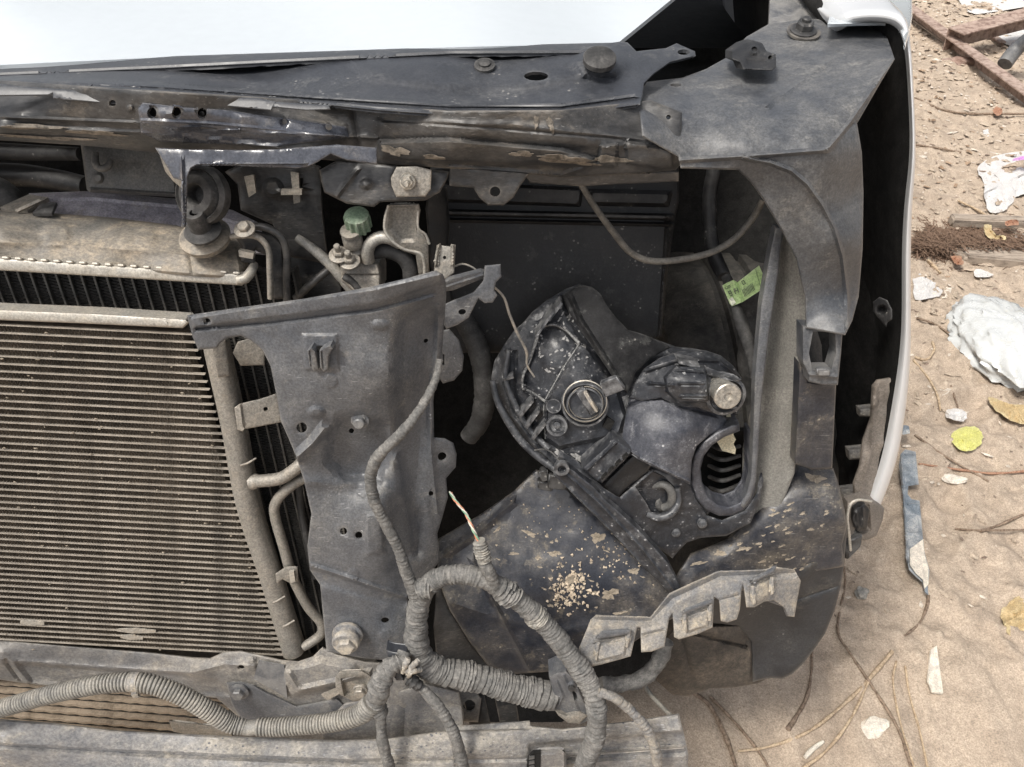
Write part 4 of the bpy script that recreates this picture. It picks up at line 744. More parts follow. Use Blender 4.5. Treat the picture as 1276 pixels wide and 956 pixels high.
sheet('adjuster_box', [(784, 496), (790, 478), (802, 460), (822, 446), (846, 438), (880, 437), (898, 443), (914, 456), (924, 471), (917, 480), (917, 500), (912, 516), (892, 516), (868, 508), (846, 506), (824, 496), (800, 500)], M['lamp'], hl,
    ctl=[(784, 496, 40), (802, 460, 48), (846, 438, 60), (900, 445, 66), (920, 475, 60), (840, 470, 26), (880, 480, 20), (850, 500, 24), (905, 515, 38), (820, 485, 30)], thick=4, step=3.5, rnd=(2, 2), angle=24,
    feats=[pad([(828, 470), (842, 456), (880, 456), (884, 500), (846, 502), (832, 488)], 9, 3), ridge([(806, 462), (850, 448), (896, 450), (918, 468)], 3, 5), ridge([(812, 478), (836, 480)], 2.5, 4), ridge([(846, 462), (876, 464)], 2, 3), ridge([(848, 478), (876, 478)], 2, 3), ridge([(850, 494), (878, 494)], 2, 3), rough(1.6, 14, 8)])['label'] = 'angular ribbed box round the metal adjuster'
lb_ = sheet('lamp_barrel', [(774, 550), (779, 520), (784, 496), (800, 492), (824, 488), (846, 500), (868, 504), (892, 512), (906, 522), (900, 534), (884, 542), (868, 556), (862, 574), (860, 604), (820, 584), (794, 572)], M['barrel'], hl,
    ctl=[(774, 550, 22), (784, 496, 44), (824, 488, 40), (868, 504, 36), (826, 512, 20), (826, 545, 2), (798, 530, 16), (858, 535, 8), (884, 540, 26), (862, 590, 8), (806, 574, -2), (904, 524, 40)], thick=4, step=4, rnd=(2, 2), angle=28,
    feats=[ridge([(784, 505), (800, 498), (826, 496), (850, 508), (892, 518)], 3, -4), rough(.7, 24, 3), ridge([(776, 556), (800, 572), (858, 600)], 3, 4)])
lb_['label'] = 'smooth bluish barrel-shaped back of the headlamp'
sheet('lamp_upper_plate', [(700, 368), (722, 355), (738, 358), (748, 366), (757, 382), (768, 396), (782, 411), (800, 416), (820, 424), (836, 433), (812, 446), (792, 464), (782, 490), (772, 482), (757, 460), (742, 438), (722, 410), (708, 388)], M['plate'], hl,
    ctl=[(705, 370, 84), (740, 358, 80), (830, 432, 62), (785, 480, 34), (750, 450, 36), (780, 420, 52)], thick=4, step=5, rnd=(3, 3), feats=[ridge([(712, 372), (724, 400), (756, 450), (776, 482)], 4, 5), rough(1.5, 20)])
hof = surface_off(hl, -.6)
pe = [(x, y, hof(x, y), 1.7+.5*((x*7) % 3 > 1)) for x, y in ((652, 484), (651, 477), (652, 468), (656, 458), (660, 450), (664, 438), (668, 426), (671, 416), (675, 409), (684, 405), (691, 405), (698, 407), (706, 412), (712, 418), (722, 428))]
tube('pocket_rim', pe, M['lampedge'], hl, n=8)
tube('pocket_rim', [(x, y, hof(x, y), 1.8) for x, y in ((652, 484), (658, 487), (664, 490), (672, 495), (679, 500))], M['lampedge'], hl, n=8)
tube('pocket_rim', [(x, y, hof(x, y), 1.2) for x, y in ((722, 428), (716, 438), (709, 448), (700, 462), (690, 480), (681, 496), (678, 508), (678, 520), (679, 533), (680, 546))], M['lampedge'], hl, n=8)
tube('housing_flange', [(614, 474, 62, 4), (620, 500, 56, 4.5), (636, 530, 48, 5), (652, 552, 42, 5), (672, 570, 34, 5), (694, 586, 24, 5)], M['lamp'], hl, n=10)
tube('housing_flange', [(634, 436, 66, 3), (630, 470, 60, 3.5), (642, 505, 52, 4), (660, 535, 44, 4), (684, 560, 30, 4)], M['lamp'], hl, n=10)
# sharp ribs and facets moulded on the housing
for (x0, y0, x1, y1, o0, o1, h) in ((690, 388, 668, 420, 66, 60, 9), (700, 378, 684, 400, 74, 66, 8), (664, 500, 648, 520, 44, 46, 7), (672, 512, 656, 534, 40, 42, 7), (680, 528, 664, 548, 34, 38, 7), (640, 470, 628, 474, 58, 62, 6), (846, 452, 872, 458, 34, 34, 6), (844, 462, 872, 467, 32, 32, 6)):
    a = P(x0, y0, o0-h); b = P(x1, y1, o1-h); t_ = (b-a).normalized(); s_ = t_.cross(NF).normalized()*.0012
    V = [tuple(q+s_*k-NF*dd) for q in (a, b) for k, dd in ((-1, 0), (1, 0), (1, .02), (-1, .02))]
    link_mesh('moulded_rib', V, [(0, 1, 2, 3), (4, 7, 6, 5), (0, 4, 5, 1), (1, 5, 6, 2), (2, 6, 7, 3), (3, 7, 4, 0)], M['lamp'], hl, smooth=False)
hofs = surface_off(hl, .4)
for k, (x, y, rx, ry, ro) in enumerate([(rmud0.gauss(700, 22), rmud0.gauss(440, 28), rmud0.uniform(1, 2.6), rmud0.uniform(.7, 1.8), rmud0.uniform(0, 180)) for _ in range(46)]+[(rmud0.uniform(690, 720), rmud0.uniform(375, 400), 3, 1.2, -50) for _ in range(8)]+[(700, 566, 9, 4, 40), (720, 570, 7, 4, 20), (712, 578, 8, 3, 45)]):
    if not inside(np.array([x]), np.array([y]), [(640, 430), (690, 374), (722, 360), (740, 420), (722, 480), (690, 560), (640, 510)])[0] and k < 50: continue
    if hofs(x, y) == 0.0: continue
    sheet('grey_splash', blob(x, y, rx, ry, ro, k+200), M['splash'], hl, follow=hofs, thick=.3, step=3)
# bulb socket
AX = Vector((-.12, -.86, .42))
bs = lathe('bulb_ring', 729, 502, 32, [(21, -4), (22.5, 4), (21.5, 7), (19.5, 7.5), (19, 4), (17.5, 4), (17, 8), (15.5, 8.5), (15, 5), (.1, 5)], M['lamp'], hl, axis=AX, seg=36)
lathe('spring_ring', 729, 500, 22, [(19.6, -1), (20.4, -.4), (20.4, .4), (19.6, 1)], M['alu'], hl, axis=AX, seg=36, ring=True)
lathe('inner_ring', 730, 502, 24, [(15.6, -1), (16.2, 0), (15.6, .8)], M['castalu'], hl, axis=AX, seg=36, ring=True)
box('bulb_blade', [(727, 490, 14), (731, 489, 14), (746, 513, 14), (742, 515, 14)], M['bracket'], hl, thick=8, bev=.7)['label'] = 'pale plastic blade across the bulb holder'
box('bulb_holder', [(718, 490, 19), (728, 484, 19), (746, 512, 19), (736, 519, 19)], M['lamp'], hl, thick=8, bev=1)
box('wing_tab', [(747, 478, 18), (768, 470, 14), (779, 486, 14), (754, 496, 18)], M['lamp'], hl, thick=6, bev=1)
box('square_recess', [(757, 520, 24), (766, 526, 24), (760, 537, 24), (751, 532, 24)], M['deep'], hl, thick=3)
lathe('screw_well', 694, 530, 22, [(10, -2), (10, 3), (7.5, 3), (7.5, -6), (3.5, -6), (3.5, 1), (2, 1.5)], M['lamp'], hl, axis=AX, seg=20)
lathe('round_mark', 690, 506, 25, [(7, 0), (7, .8), (6, .8), (6, .2)], M['lamp'], hl, axis=AX, seg=20)
lathe('adjuster_socket', 901, 490, 30, [(18, -10), (19, 8), (16, 9), (15, 2)], M['lamp'], hl, axis=(.10, -.9, .35), seg=28)
ad = lathe('adjuster_bolt', 902, 489, 14, [(11, -18), (11, 6), (12.5, 7), (12.5, 10), (11.5, 11), (4, 11), (3.2, 8.5), (.1, 8.5)], M['steel'], hl, axis=(.10, -.9, .35), seg=28)
ad['label'] = 'round shiny metal adjuster end'
for pl in ([(878, 456), (894, 462), (914, 466), (924, 473), (920, 476), (900, 472), (882, 468)], [(912, 500), (920, 508), (918, 514), (908, 508)], [(884, 476), (890, 472), (892, 506), (886, 500)]):
    sheet('socket_flap', pl, M['lamp'], hl, ctl=[(880, 460, 26), (922, 474, 20), (890, 500, 24)], thick=3, step=4, rnd=(2, 2))
# connector on lower arm
cn = sheet('lamp_connector', [(725, 584), (756, 556), (764, 546), (771, 550), (786, 560), (786, 566), (750, 602), (742, 598)], M['lamp'], hl, ctl=[(725, 584, 4), (765, 547, 6), (785, 562, 4), (750, 602, 0)], thick=22, step=4, rnd=(2.5, 2.5), feats=[ridge([(732, 586), (768, 552)], 2, 3), ridge([(744, 600), (786, 563)], 2.5, 3)])
for t in (.12, .36, .60, .84):
    x, y = 748+36*t, 598-34*t; box('connector_slot', [(x-3, y+2.2, -6.5), (x+3, y-3.6, -6.5), (x+4.2, y-2, -6.5), (x-1.6, y+4, -6.5)], M['deep'], hl, thick=4)
sheet('connector_pocket', [(752, 604), (790, 566), (812, 580), (806, 588), (788, 602), (772, 618), (762, 616)], M['black'], hl, ctl=[(752, 604, 14), (800, 575, 16), (770, 616, 14)], thick=5, step=5, rnd=(3, 3), feats=[bump(805, 572, 5, 3)])
lathe('rivet', 806, 568, 8, [(4, 0), (3.6, 2), (2, 3)], M['bracket'], hl, seg=12)
# lower plate with square opening and round opening flange on the right
lp = part(sheet, 'headlamp_lower_plate', [(697, 560), (720, 575), (752, 608), (772, 620), (812, 584), (840, 590), (862, 600), (868, 622), (880, 642), (900, 648), (928, 636), (944, 612), (950, 590), (947, 626), (935, 652), (905, 668), (875, 670), (856, 676), (846, 686), (838, 696), (800, 668), (762, 640), (735, 625), (706, 600), (692, 580)], M['lamp'],
    ctl=[(700, 575, 12), (750, 615, 6), (820, 590, 22), (870, 620, 26), (930, 640, 34), (860, 670, 24), (838, 694, 20), (780, 650, 8)], thick=3, step=5, rnd=(3, 3), holes=[[(791, 606), (797, 601), (815, 587), (828, 594), (840, 606), (843, 622), (838, 634), (824, 642), (812, 640), (806, 628)]],
    feats=[ridge([(696, 566), (725, 590), (757, 622)], 5, 4), rough(1.5, 20, 5), bump(875, 652, 7, 3), bump(750, 626, 12, 3)])
lp['label'] = 'dusty lower plate of the headlamp with a square opening'
lathe('motor_drum', 822, 618, 44, [(14, -10), (14, 10), (12, 12), (8, 12), (7, 6)], M['greybox'], lp, axis=(.55, -.75, .4), seg=24)
tube('motor_rim', [(806, 640, 16, 4), (820, 645, 14, 5), (836, 640, 14, 5), (845, 626, 18, 4), (844, 608, 22, 4)], M['lamp'], lp, n=10)
tube('motor_clip', [(814, 606, 28, 4), (828, 604, 22, 5), (837, 614, 20, 5.5), (836, 628, 22, 5.5), (826, 633, 26, 5)], M['greybox'], lp, n=12)
for x, y in ((875, 652), (842, 663)): lathe('rivet', x, y, 22, [(5, 0), (4.5, 2.5), (2, 4)], M['lamp'], lp, seg=14)
sheet('round_opening_flange', [(921, 527), (910, 530), (893, 538), (876, 550), (865, 566), (861, 584), (862, 604), (868, 622), (880, 636), (896, 643), (912, 643), (926, 637), (937, 626), (941, 610), (941, 560), (938, 540), (934, 541), (935, 590), (931, 612), (921, 626), (908, 631), (894, 628), (882, 618), (875, 602), (873, 584), (877, 568), (887, 555), (902, 545), (922, 537)], M['barrel'], hl,
    ctl=[(920, 530, 34), (865, 566, 20), (862, 600, 20), (880, 636, 24), (912, 643, 30), (940, 600, 34), (936, 545, 40), (880, 590, 22)], thick=22, step=4, rnd=(4, 5), feats=[rough(.8, 12)])['label'] = 'thick open ring at the lower right of the headlamp'
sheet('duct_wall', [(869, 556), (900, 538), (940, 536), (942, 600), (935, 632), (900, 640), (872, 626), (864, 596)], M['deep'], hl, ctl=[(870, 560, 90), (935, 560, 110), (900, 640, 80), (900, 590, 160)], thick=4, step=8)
for k in range(6): tube('bellows_ridge', [(882+k*.5, 552+k*14, 100-k*3, 2.5), (900, 560+k*13, 84-k*3, 3), (922, 556+k*12, 96-k*3, 2.5)], M['rubber'], hl, n=8)
# small clip under housing
box('harness_clip', [(672, 588, 30), (682, 586, 30), (684, 600, 30), (674, 602, 30)], M['black'], hl, thick=10, bev=1.2)
box('harness_clip', [(684, 592, 26), (708, 596, 26), (706, 612, 26), (682, 610, 26)], M['black'], hl, thick=12, bev=1.5)
box('harness_clip', [(670, 600, 32), (690, 604, 32), (688, 614, 32), (670, 610, 32)], M['black'], hl, thick=10, bev=1.2)
# scuffed diagonal arm down to the retainer
part(sheet, 'diagonal_arm', [(690, 592), (700, 576), (712, 584), (740, 606), (754, 622), (770, 636), (800, 664), (832, 700), (850, 735), (852, 743), (846, 746), (838, 742), (800, 706), (770, 672), (740, 642), (712, 614)], M['lamp'], ctl=[(700, 584, 0), (760, 640, -10), (848, 742, -24)], thick=9, step=4, rnd=(3, 3), feats=[ridge([(700, 586), (745, 626), (800, 684), (845, 742)], 3, 3), ridge([(692, 594), (740, 640), (800, 704)], 2.5, 2), rough(1, 14)])['label'] = 'long scuffed arm running down to the bumper retainer'
lathe('arm_eyelet', 700, 583, -3, [(7, -3), (7, 3), (4, 3), (4, -2), (.1, -2)], M['lamp'], car, seg=18)
part(tube, 'thin_black_wire', [(666, 561, 20, 1), (680, 560, 14, 1), (690, 566, 8, 1), (698, 576, 4, 1)], M['rubber'], n=6)
# green sticker on its cable
lc = part(tube, 'loom_cable', [(905, 345, 110, 6), (911, 364, 96, 7), (920, 392, 84, 7.5), (930, 420, 76, 8), (937, 445, 70, 7), (940, 470, 66, 6)], M['rubber'], n=14, mod=wrap(.007, .08))
part(tube, 'loom_cable', [(934, 355, 130, 16), (938, 400, 130, 17), (936, 440, 130, 17), (940, 500, 130, 15)], M['rubber'], n=14, mod=wrap(.006, .04))
M['label'] = mat('green_label', (.30, .43, .19), dust=(.4, .45, .3), amt=.25, cover=.4, rough=.4, up=0, var=.05, bumpd=0)
M['ink'] = mat('label_ink', (.05, .07, .05), amt=0, bumpd=0, up=0)
M['labwhite'] = mat('label_white', (.6, .62, .52), amt=.2, bumpd=0, up=0)
gl = sheet('green_label', [(900, 356), (907, 352), (914, 349), (919, 352), (946, 331), (950, 340), (955, 353), (955, 357), (949, 361), (926, 376), (912, 382), (909, 378)], M['label'], lc, ctl=[(901, 356, 84), (915, 350, 76), (946, 332, 70), (955, 355, 70), (926, 376, 76), (912, 381, 82)], thick=.5, step=3, feats=[ridge([(917, 350), (926, 376)], 2.5, -2)])
gl['label'] = 'bright green printed tag wrapped round the cable'
sheet('label_blank', [(908, 372), (913, 370), (916, 378), (912, 381), (910, 379)], M['labwhite'], gl, ctl=[(901, 356, 83), (915, 350, 75), (912, 381, 81)], thick=.3, step=3) if False else None
def tri(name, polys, m, parent, ctl):   # flat print: quads in label coordinates
    V = []; F = []; f = tps(ctl)
    for p_ in polys:
        b = len(V)
        for x, y in p_: V.append(tuple(P(x, y, float(f(np.array([x]), np.array([y]))[0]))))
        F.append(tuple(range(b, b+len(p_))))
    return link_mesh(name, V, F, m, parent, smooth=False)
LC = [(901, 356, 83), (915, 350, 75), (946, 332, 69), (955, 355, 69), (926, 376, 74), (912, 381, 81)]
SEG = {'9': 'abcdfg', '1': 'bc', '4': 'bcfg', 'D': 'abcdef', 'L': 'def', 'O': 'abcdef', 'T': 'aj', '0': 'abcdef', ':': ':'}
def glyphs(txt, x0, y0, h, w_, ang, st=.9):
    ca, sa = math.cos(math.radians(ang)), math.sin(math.radians(ang)); o = []
    for i, ch in enumerate(txt):
        bx = i*w_*1.45
        S_ = {'a': (0, 0, w_, 0), 'b': (w_, 0, w_, h/2), 'c': (w_, h/2, w_, h), 'd': (0, h, w_, h), 'e': (0, h/2, 0, h), 'f': (0, 0, 0, h/2), 'g': (0, h/2, w_, h/2), 'j': (w_/2, 0, w_/2, h), ':': (w_/2, h*.6, w_/2, h*.8)}
        for s in SEG[ch]:
            a, b, c, d = S_[s]; a += bx; c += bx; t = st/2
            q = [(a-t, b-t), (c+t, b-t), (c+t, d+t), (a-t, d+t)]
            o.append([(x0+u*ca-v*sa, y0+u*sa+v*ca) for u, v in q])
    return o
ink = glyphs('LOT:', 903.5, 358, 2.6, 1.8, -24, .7)+glyphs('914', 907.5, 363.5, 6, 3, -24, 1.1)+glyphs('D', 924, 351, 4.6, 3, -32, .9)
ink += [[(924.5+i*1.5, 361-i*1.0), (925.2+i*1.5, 360.6-i*1.0), (928.8+i*1.5, 369.6-i*1.0), (928.1+i*1.5, 370-i*1.0)] for i in range(9)]
ink += [[(941.5, 336), (942, 335.6), (948, 358), (947.5, 358.4)]]
tri('label_print', ink, M['ink'], gl, [(a, b, c-.6) for a, b, c in LC])
tri('label_blank', [[(908.5, 373), (912.5, 370), (917, 377), (912.5, 381), (910.5, 379)]], M['labwhite'], gl, [(a, b, c-.6) for a, b, c in LC])
# torn paper stuck in the round opening
M['paper'] = mat('cream_paper', (.62, .56, .40), dust=(.5, .42, .3), amt=.3, cover=.5, rough=.8, up=0, var=.1)
pp = sheet('torn_paper', [(889, 546), (900, 540), (906, 534), (905, 515), (909, 510), (911, 520), (912, 528), (915, 536), (914, 542), (917, 548), (914, 553), (917, 560), (916, 566), (908, 564), (900, 562), (895, 553)], M['paper'], None, ctl=[(889, 546, 60), (915, 536, 56), (908, 512, 52), (915, 565, 58)], thick=.4, step=4, feats=[rough(3, 12)])
tag(pp, 'torn scrap of cream paper caught in the round headlamp opening', 'paper scrap')
# ---------------------------------------------------------------- wheel arch liner and tyre
lin = part(sheet, 'wheel_arch_liner', [(545, 672), (600, 640), (640, 612), (668, 585), (690, 592), (740, 640), (800, 702), (842, 742), (838, 724), (860, 690), (905, 672), (940, 640), (985, 590), (992, 577), (1012, 584), (1038, 583), (1044, 600), (1050, 624), (1056, 652), (1050, 680), (1052, 706), (1000, 716), (960, 728), (900, 742), (850, 765), (820, 780), (790, 800), (740, 822), (700, 836), (640, 840), (610, 832), (585, 800), (560, 760), (545, 720)], M['liner'],
    ctl=[(545, 672, 40), (600, 640, 70), (668, 585, 90), (740, 640, 60), (800, 702, 30), (600, 760, 0), (700, 740, 16), (640, 838, 10), (740, 820, 4), (842, 742, 10), (905, 675, 60), (992, 578, 80), (1038, 583, 70), (1056, 652, 44), (960, 660, 46), (1052, 706, 50), (900, 742, 20), (680, 680, 46), (960, 728, 40)],
    thick=3, step=6, rnd=(4, 4), angle=35, feats=[pad([(905, 676), (985, 600), (1040, 596), (1052, 650), (990, 680), (930, 700), (870, 710), (850, 740)], 6, 22), ridge([(560, 750), (620, 770), (700, 790), (800, 770)], 12, 4), ridge([(640, 625), (600, 660), (556, 690)], 7, 5), rough(2.6, 70, 12), rough(1.6, 30, 5), rough(1, 14, 3), ridge([(590, 700), (620, 760), (660, 836)], 5, 4)])
lin['label'] = 'muddy black wheel-arch liner splashed with tan dirt'
part(sheet, 'liner_front_flap', [(1050, 640), (1056, 655), (1052, 704), (1048, 730), (1040, 761), (1028, 790), (1012, 813), (1000, 828), (987, 840), (975, 846), (959, 845), (938, 850), (936, 800), (920, 780), (850, 772), (850, 760), (900, 738), (980, 712), (1040, 690)], M['flap'], ctl=[(1052, 660, 46), (900, 745, 30), (930, 800, 60), (985, 840, 50), (1045, 740, 56)], thick=3, step=7, rnd=(4, 4), feats=[ridge([(985, 750), (1046, 730)], 3, -2), rough(1.5, 40), ridge([(1040, 660), (1000, 720), (940, 740)], 10, 3)])['label'] = 'dark lower flap of the wheel-arch liner'
part(sheet, 'under_guard', [(545, 720), (560, 760), (585, 800), (612, 834), (580, 842), (545, 830), (540, 780)], M['member'], ctl=[(545, 720, 20), (612, 834, 24), (545, 830, 10)], thick=3, step=7, rnd=(3, 3), feats=[rough(2, 30)])
part(sheet, 'splash_guard', [(832, 792), (850, 772), (900, 762), (962, 760), (966, 840), (944, 852), (912, 857), (884, 858), (858, 868), (838, 866), (818, 848), (822, 812)], M['guard'], ctl=[(832, 792, 40), (942, 765, 66), (944, 850, 76), (840, 866, 80), (880, 820, 52), (966, 840, 90)], thick=4, step=6, rnd=(4, 4),
    feats=[ridge([(870, 778), (936, 776)], 4, -8), ridge([(866, 790), (930, 806)], 3, -8), ridge([(850, 796), (862, 842)], 5, -5), ridge([(936, 770), (934, 846)], 5, 5), pad([(868, 780), (934, 780), (928, 802), (872, 794)], 4, 4), rough(3, 30, 6)])['label'] = 'mud-brown ribbed splash guard under the bumper retainer'
# tyre
def make_tyre():
    V = []; F = []; n = 96; ax = Vector((1, .04, 0)).normalized(); R_ = .315; c = Vector((.285, .83, R_+.004))
    up_ = Vector((0, 0, 1)); fw = ax.cross(up_).normalized(); prof = [(-.10, .20), (-.105, .25), (-.095, .295), (-.075, .312), (-.05, .315), (-.03, .315), (-.028, .307), (-.02, .307), (-.018, .316), (.018, .316), (.02, .307), (.028, .307), (.03, .315), (.05, .315), (.075, .312), (.095, .295), (.105, .25), (.10, .20), (0, .20)]
    k = len(prof)
    for i in range(n):
        a = 2*math.pi*i/n
        for j, (w_, r) in enumerate(prof):
            if abs(w_) > .03 and r > .29 and i % 3 == 0: r -= .008
            V.append(tuple(c+ax*w_+(fw*math.cos(a)+up_*math.sin(a))*r))
    for i in range(n):
        for j in range(k): F.append((i*k+j, i*k+(j+1) % k, ((i+1) % n)*k+(j+1) % k, ((i+1) % n)*k+j))
    t = link_mesh('tyre', V, F, M['tyre'], car, 35); t['label'] = 'dusty black tyre behind the liner flap'; return t
make_tyre()
# brown reflector-less block below liner (tread face visible below retainer)
# crumbs of dirt
def crumbs(name, n, cx, cy, sx, sy, offf, m, smin, smax, seed, ground_h=None, lab=None):
    r = random.Random(seed); V = []; F = []
    for _ in range(n):
        x = r.gauss(cx, sx); y = r.gauss(cy, sy); s = r.uniform(smin, smax)*(1.4 if r.random() < .15 else 1)
        of_ = offf(x, y)
        if of_ == 0.0: continue
        c = P(x, y, of_)
        b = len(V); q = [Vector(v) for v in ((1, 0, -.4), (-.5, .85, -.4), (-.5, -.85, -.4), (0, 0, 1), (.3, -.2, .7), (-.7, .1, .5))]
        R3 = Matrix.Rotation(r.uniform(0, 6.3), 3, Vector((r.uniform(-1, 1), r.uniform(-1, 1), 1)).normalized())
        for v in q: V.append(tuple(c+R3@v*s*r.uniform(.7, 1.2)))
        F += [(b, b+1, b+5), (b, b+4, b+1), (b+1, b+3, b+5), (b+1, b+4, b+3), (b+2, b+5, b+3), (b, b+5, b+2), (b, b+2, b+4), (b+2, b+3, b+4)]
    o = link_mesh(name, V, F, m, None, smooth=False); tag(o, lab, kind='stuff'); return o
M['clay'] = mat('dry_clay', (.40, .32, .24), dust=(.46, .38, .29), amt=.5, cover=.5, rough=.95, up=0)
def surf_off(sheet_pts): return tps(sheet_pts)
lof = tps([(545, 672, 40), (600, 640, 70), (668, 585, 90), (740, 640, 60), (800, 702, 30), (600, 760, 0), (700, 740, 16), (640, 838, 10), (740, 820, 4), (842, 742, 10), (905, 675, 60), (960, 728, 40)])
so_ = surface_off(lin)
for spec in ((130, 712, 727, 13, 12, .0008, .0030, 3), (60, 704, 748, 10, 8, .0008, .0024, 4), (70, 770, 700, 22, 16, .0006, .0022, 5), (60, 680, 640, 40, 22, .0005, .0013, 6)):
    n, cx_, cy_, sx_, sy_, a_, b_, sd_ = spec
    crumbs('dirt_crumbs', n, cx_, cy_, sx_, sy_, so_, M['clay'], a_, b_, sd_, lab='scatter of dry tan dirt crumbs lying on the wheel-arch liner')

rmud = random.Random(4)
spots = ((948, 642, 10, 6, -30), (898, 690, 13, 4, -12), (925, 684, 9, 4, -20), (870, 702, 16, 3, -14), (1016, 596, 16, 9, 10), (900, 672, 5, 3, 0), (968, 655, 5, 3, -30), (878, 685, 8, 2.5, -10), (1000, 640, 6, 2.5, -20), (1010, 660, 8, 2, -10), (985, 628, 7, 2, -25), (1030, 604, 6, 3, 0),
        (760, 740, 16, 9, -10), (712, 722, 12, 10, 20), (745, 670, 11, 12, 30), (690, 690, 10, 6, 10), (790, 712, 9, 7, 0), (660, 665, 12, 5, 20), (640, 690, 9, 3, -10), (772, 764, 12, 3, -8), (620, 660, 8, 3, -30), (930, 664, 6, 2, -30), (950, 700, 10, 1.8, -15), (1030, 640, 6, 2, -40))
spots = [(x, y, rx*.62, ry*.62, ro) for x, y, rx, ry, ro in spots]+[(rmud.gauss(960, 48), rmud.uniform(632, 712), rmud.uniform(1.5, 4.5), rmud.uniform(.7, 1.6), -20) for _ in range(46)]+[(rmud.gauss(715, 45), rmud.gauss(715, 32), rmud.uniform(1, 3.5), rmud.uniform(.8, 2.2), 20) for _ in range(40)]
spots = [q for q in spots if inside(np.array([q[0]]), np.array([q[1]]), [(560, 680), (668, 600), (800, 715), (840, 742), (870, 702), (940, 655), (990, 592), (1036, 592), (1046, 650), (1046, 700), (950, 722), (830, 768), (700, 826), (600, 800)])[0]]
loff = surface_off(lin, .45)
for k, (x, y, rx, ry, ro) in enumerate(spots):
    sheet('dried_mud', blob(x, y, rx, ry, ro, k), M['mud'], lin, follow=loff, thick=.4, step=3.5, feats=[rough(.5, 6, k)])
# ---------------------------------------------------------------- bumper retainer
br = part(sheet, 'bumper_retainer', [(713, 836), (722, 806), (736, 772), (742, 767), (780, 768), (811, 769), (818, 760), (834, 740), (864, 726), (896, 712), (930, 711), (955, 710), (965, 706), (990, 710), (998, 724), (994, 745), (990, 769), (982, 768), (977, 757), (964, 748), (952, 750), (940, 757), (930, 757), (926, 728), (924, 736), (922, 760), (918, 772), (906, 776), (898, 774), (896, 748), (890, 744), (888, 782), (870, 790), (846, 797), (840, 794), (838, 764), (834, 770), (828, 806), (812, 812), (799, 813), (798, 782), (794, 782), (786, 818), (750, 828)], M['bracket'],
    ctl=[(713, 836, -70), (740, 768, -50), (811, 770, -40), (834, 740, -34), (896, 712, -20), (990, 712, 0), (800, 810, -66), (870, 788, -50), (940, 755, -30), (985, 766, -6), (760, 826, -72)], thick=2.2, step=3.5, rnd=(2.5, 2), angle=35,
    feats=[ridge([(736, 772), (811, 774), (838, 746), (898, 718), (990, 714)], 7, -6), ridge([(742, 800), (785, 792)], 3, 4), ridge([(850, 772), (886, 756)], 3, 4), ridge([(935, 730), (965, 716)], 3, 4), pad([(746, 805), (782, 794), (778, 816), (744, 824)], 4, 3), pad([(854, 770), (884, 760), (882, 780), (856, 788)], 4, 3), pad([(938, 732), (962, 722), (960, 742), (942, 752)], 4, 3), ridge([(800, 792), (826, 786)], 3, -3), ridge([(898, 748), (920, 742)], 3, -3), rough(.8, 16)])
br['label'] = 'broken grey bumper retainer with five square tabs, tan dusty'
for pl in ([(744, 802), (747, 802), (744, 824), (741, 822)], [(783, 785), (787, 784), (782, 808), (779, 806)], [(851, 762), (855, 762), (856, 786), (852, 786)], [(884, 752), (888, 751), (886, 774), (882, 774)], [(936, 730), (940, 730), (942, 752), (938, 754)], [(962, 720), (965, 719), (964, 740), (960, 742)]):
    sheet('tab_rib', pl, M['bracket'], br, ctl=[(713, 836, -78), (740, 768, -62), (896, 712, -30), (990, 712, -12), (870, 788, -60), (940, 755, -40)], thick=5, step=5, rnd=(1, .6))
for pl in ([(742, 797), (785, 790), (787, 784), (750, 786)], [(850, 766), (888, 752), (888, 746), (854, 758)], [(935, 727), (966, 713), (968, 704), (940, 720)]):
    sheet('tab_hood', pl, M['panel'], br, ctl=[(713, 836, -80), (740, 768, -64), (896, 712, -34), (990, 712, -16), (870, 788, -62), (940, 755, -42)], thick=4, step=4, rnd=(2, 1.5))
part(sheet, 'retainer_cup', [(952, 748), (965, 742), (985, 722), (998, 724), (994, 745), (989, 768), (980, 768), (975, 756)], M['panel'], ctl=[(952, 748, -10), (998, 724, 4), (985, 766, 0)], thick=2, step=4, rnd=(2, 2))
# ---------------------------------------------------------------- lower crossmember, cooler, bumper beam
lc_ = part(sheet, 'lower_crossmember', [(-300, 780), (0, 797), (105, 806), (180, 812), (240, 819), (262, 820), (280, 812), (300, 811), (320, 815), (350, 822), (372, 824), (390, 818), (402, 806), (420, 815), (455, 824), (500, 826), (530, 840), (575, 842), (600, 870), (596, 900), (560, 900), (500, 905), (440, 905), (330, 905), (300, 896), (270, 870), (250, 868), (160, 862), (105, 858), (60, 855), (20, 850), (0, 847), (-300, 826)], M['bar'],
    ctl=[(0, 800, 0), (250, 822, -2), (0, 812, -14), (250, 836, -14), (0, 830, -6), (250, 856, -4), (0, 848, 4), (330, 830, -22), (330, 880, -20), (400, 815, -20), (430, 850, -30), (480, 880, -40), (560, 860, -10), (560, 895, -20), (440, 900, -30)], thick=3, step=6, rnd=(4, 4), angle=35,
    holes=[circ(300, 832, 4.5, ry=3.5), circ(585, 880, 8, 10)],
    feats=[ridge([(0, 822), (120, 832), (240, 838), (280, 828), (320, 830)], 5, 3), pad([(20, 826), (220, 840), (270, 848), (290, 866), (240, 866), (40, 850)], -5, 6), ridge([(8, 824), (26, 848)], 5, -5), ridge([(320, 822), (326, 846), (360, 858)], 4, -4), ridge([(360, 840), (372, 860), (420, 850), (460, 838)], 6, 6), pad([(352, 828), (372, 830), (400, 822), (440, 830), (450, 845), (400, 860), (366, 868), (352, 858)], 9, 10), bump(300, 832, 22, 3, .4, 12), rough(2.5, 50, 14), rough(.8, 14, 2)])
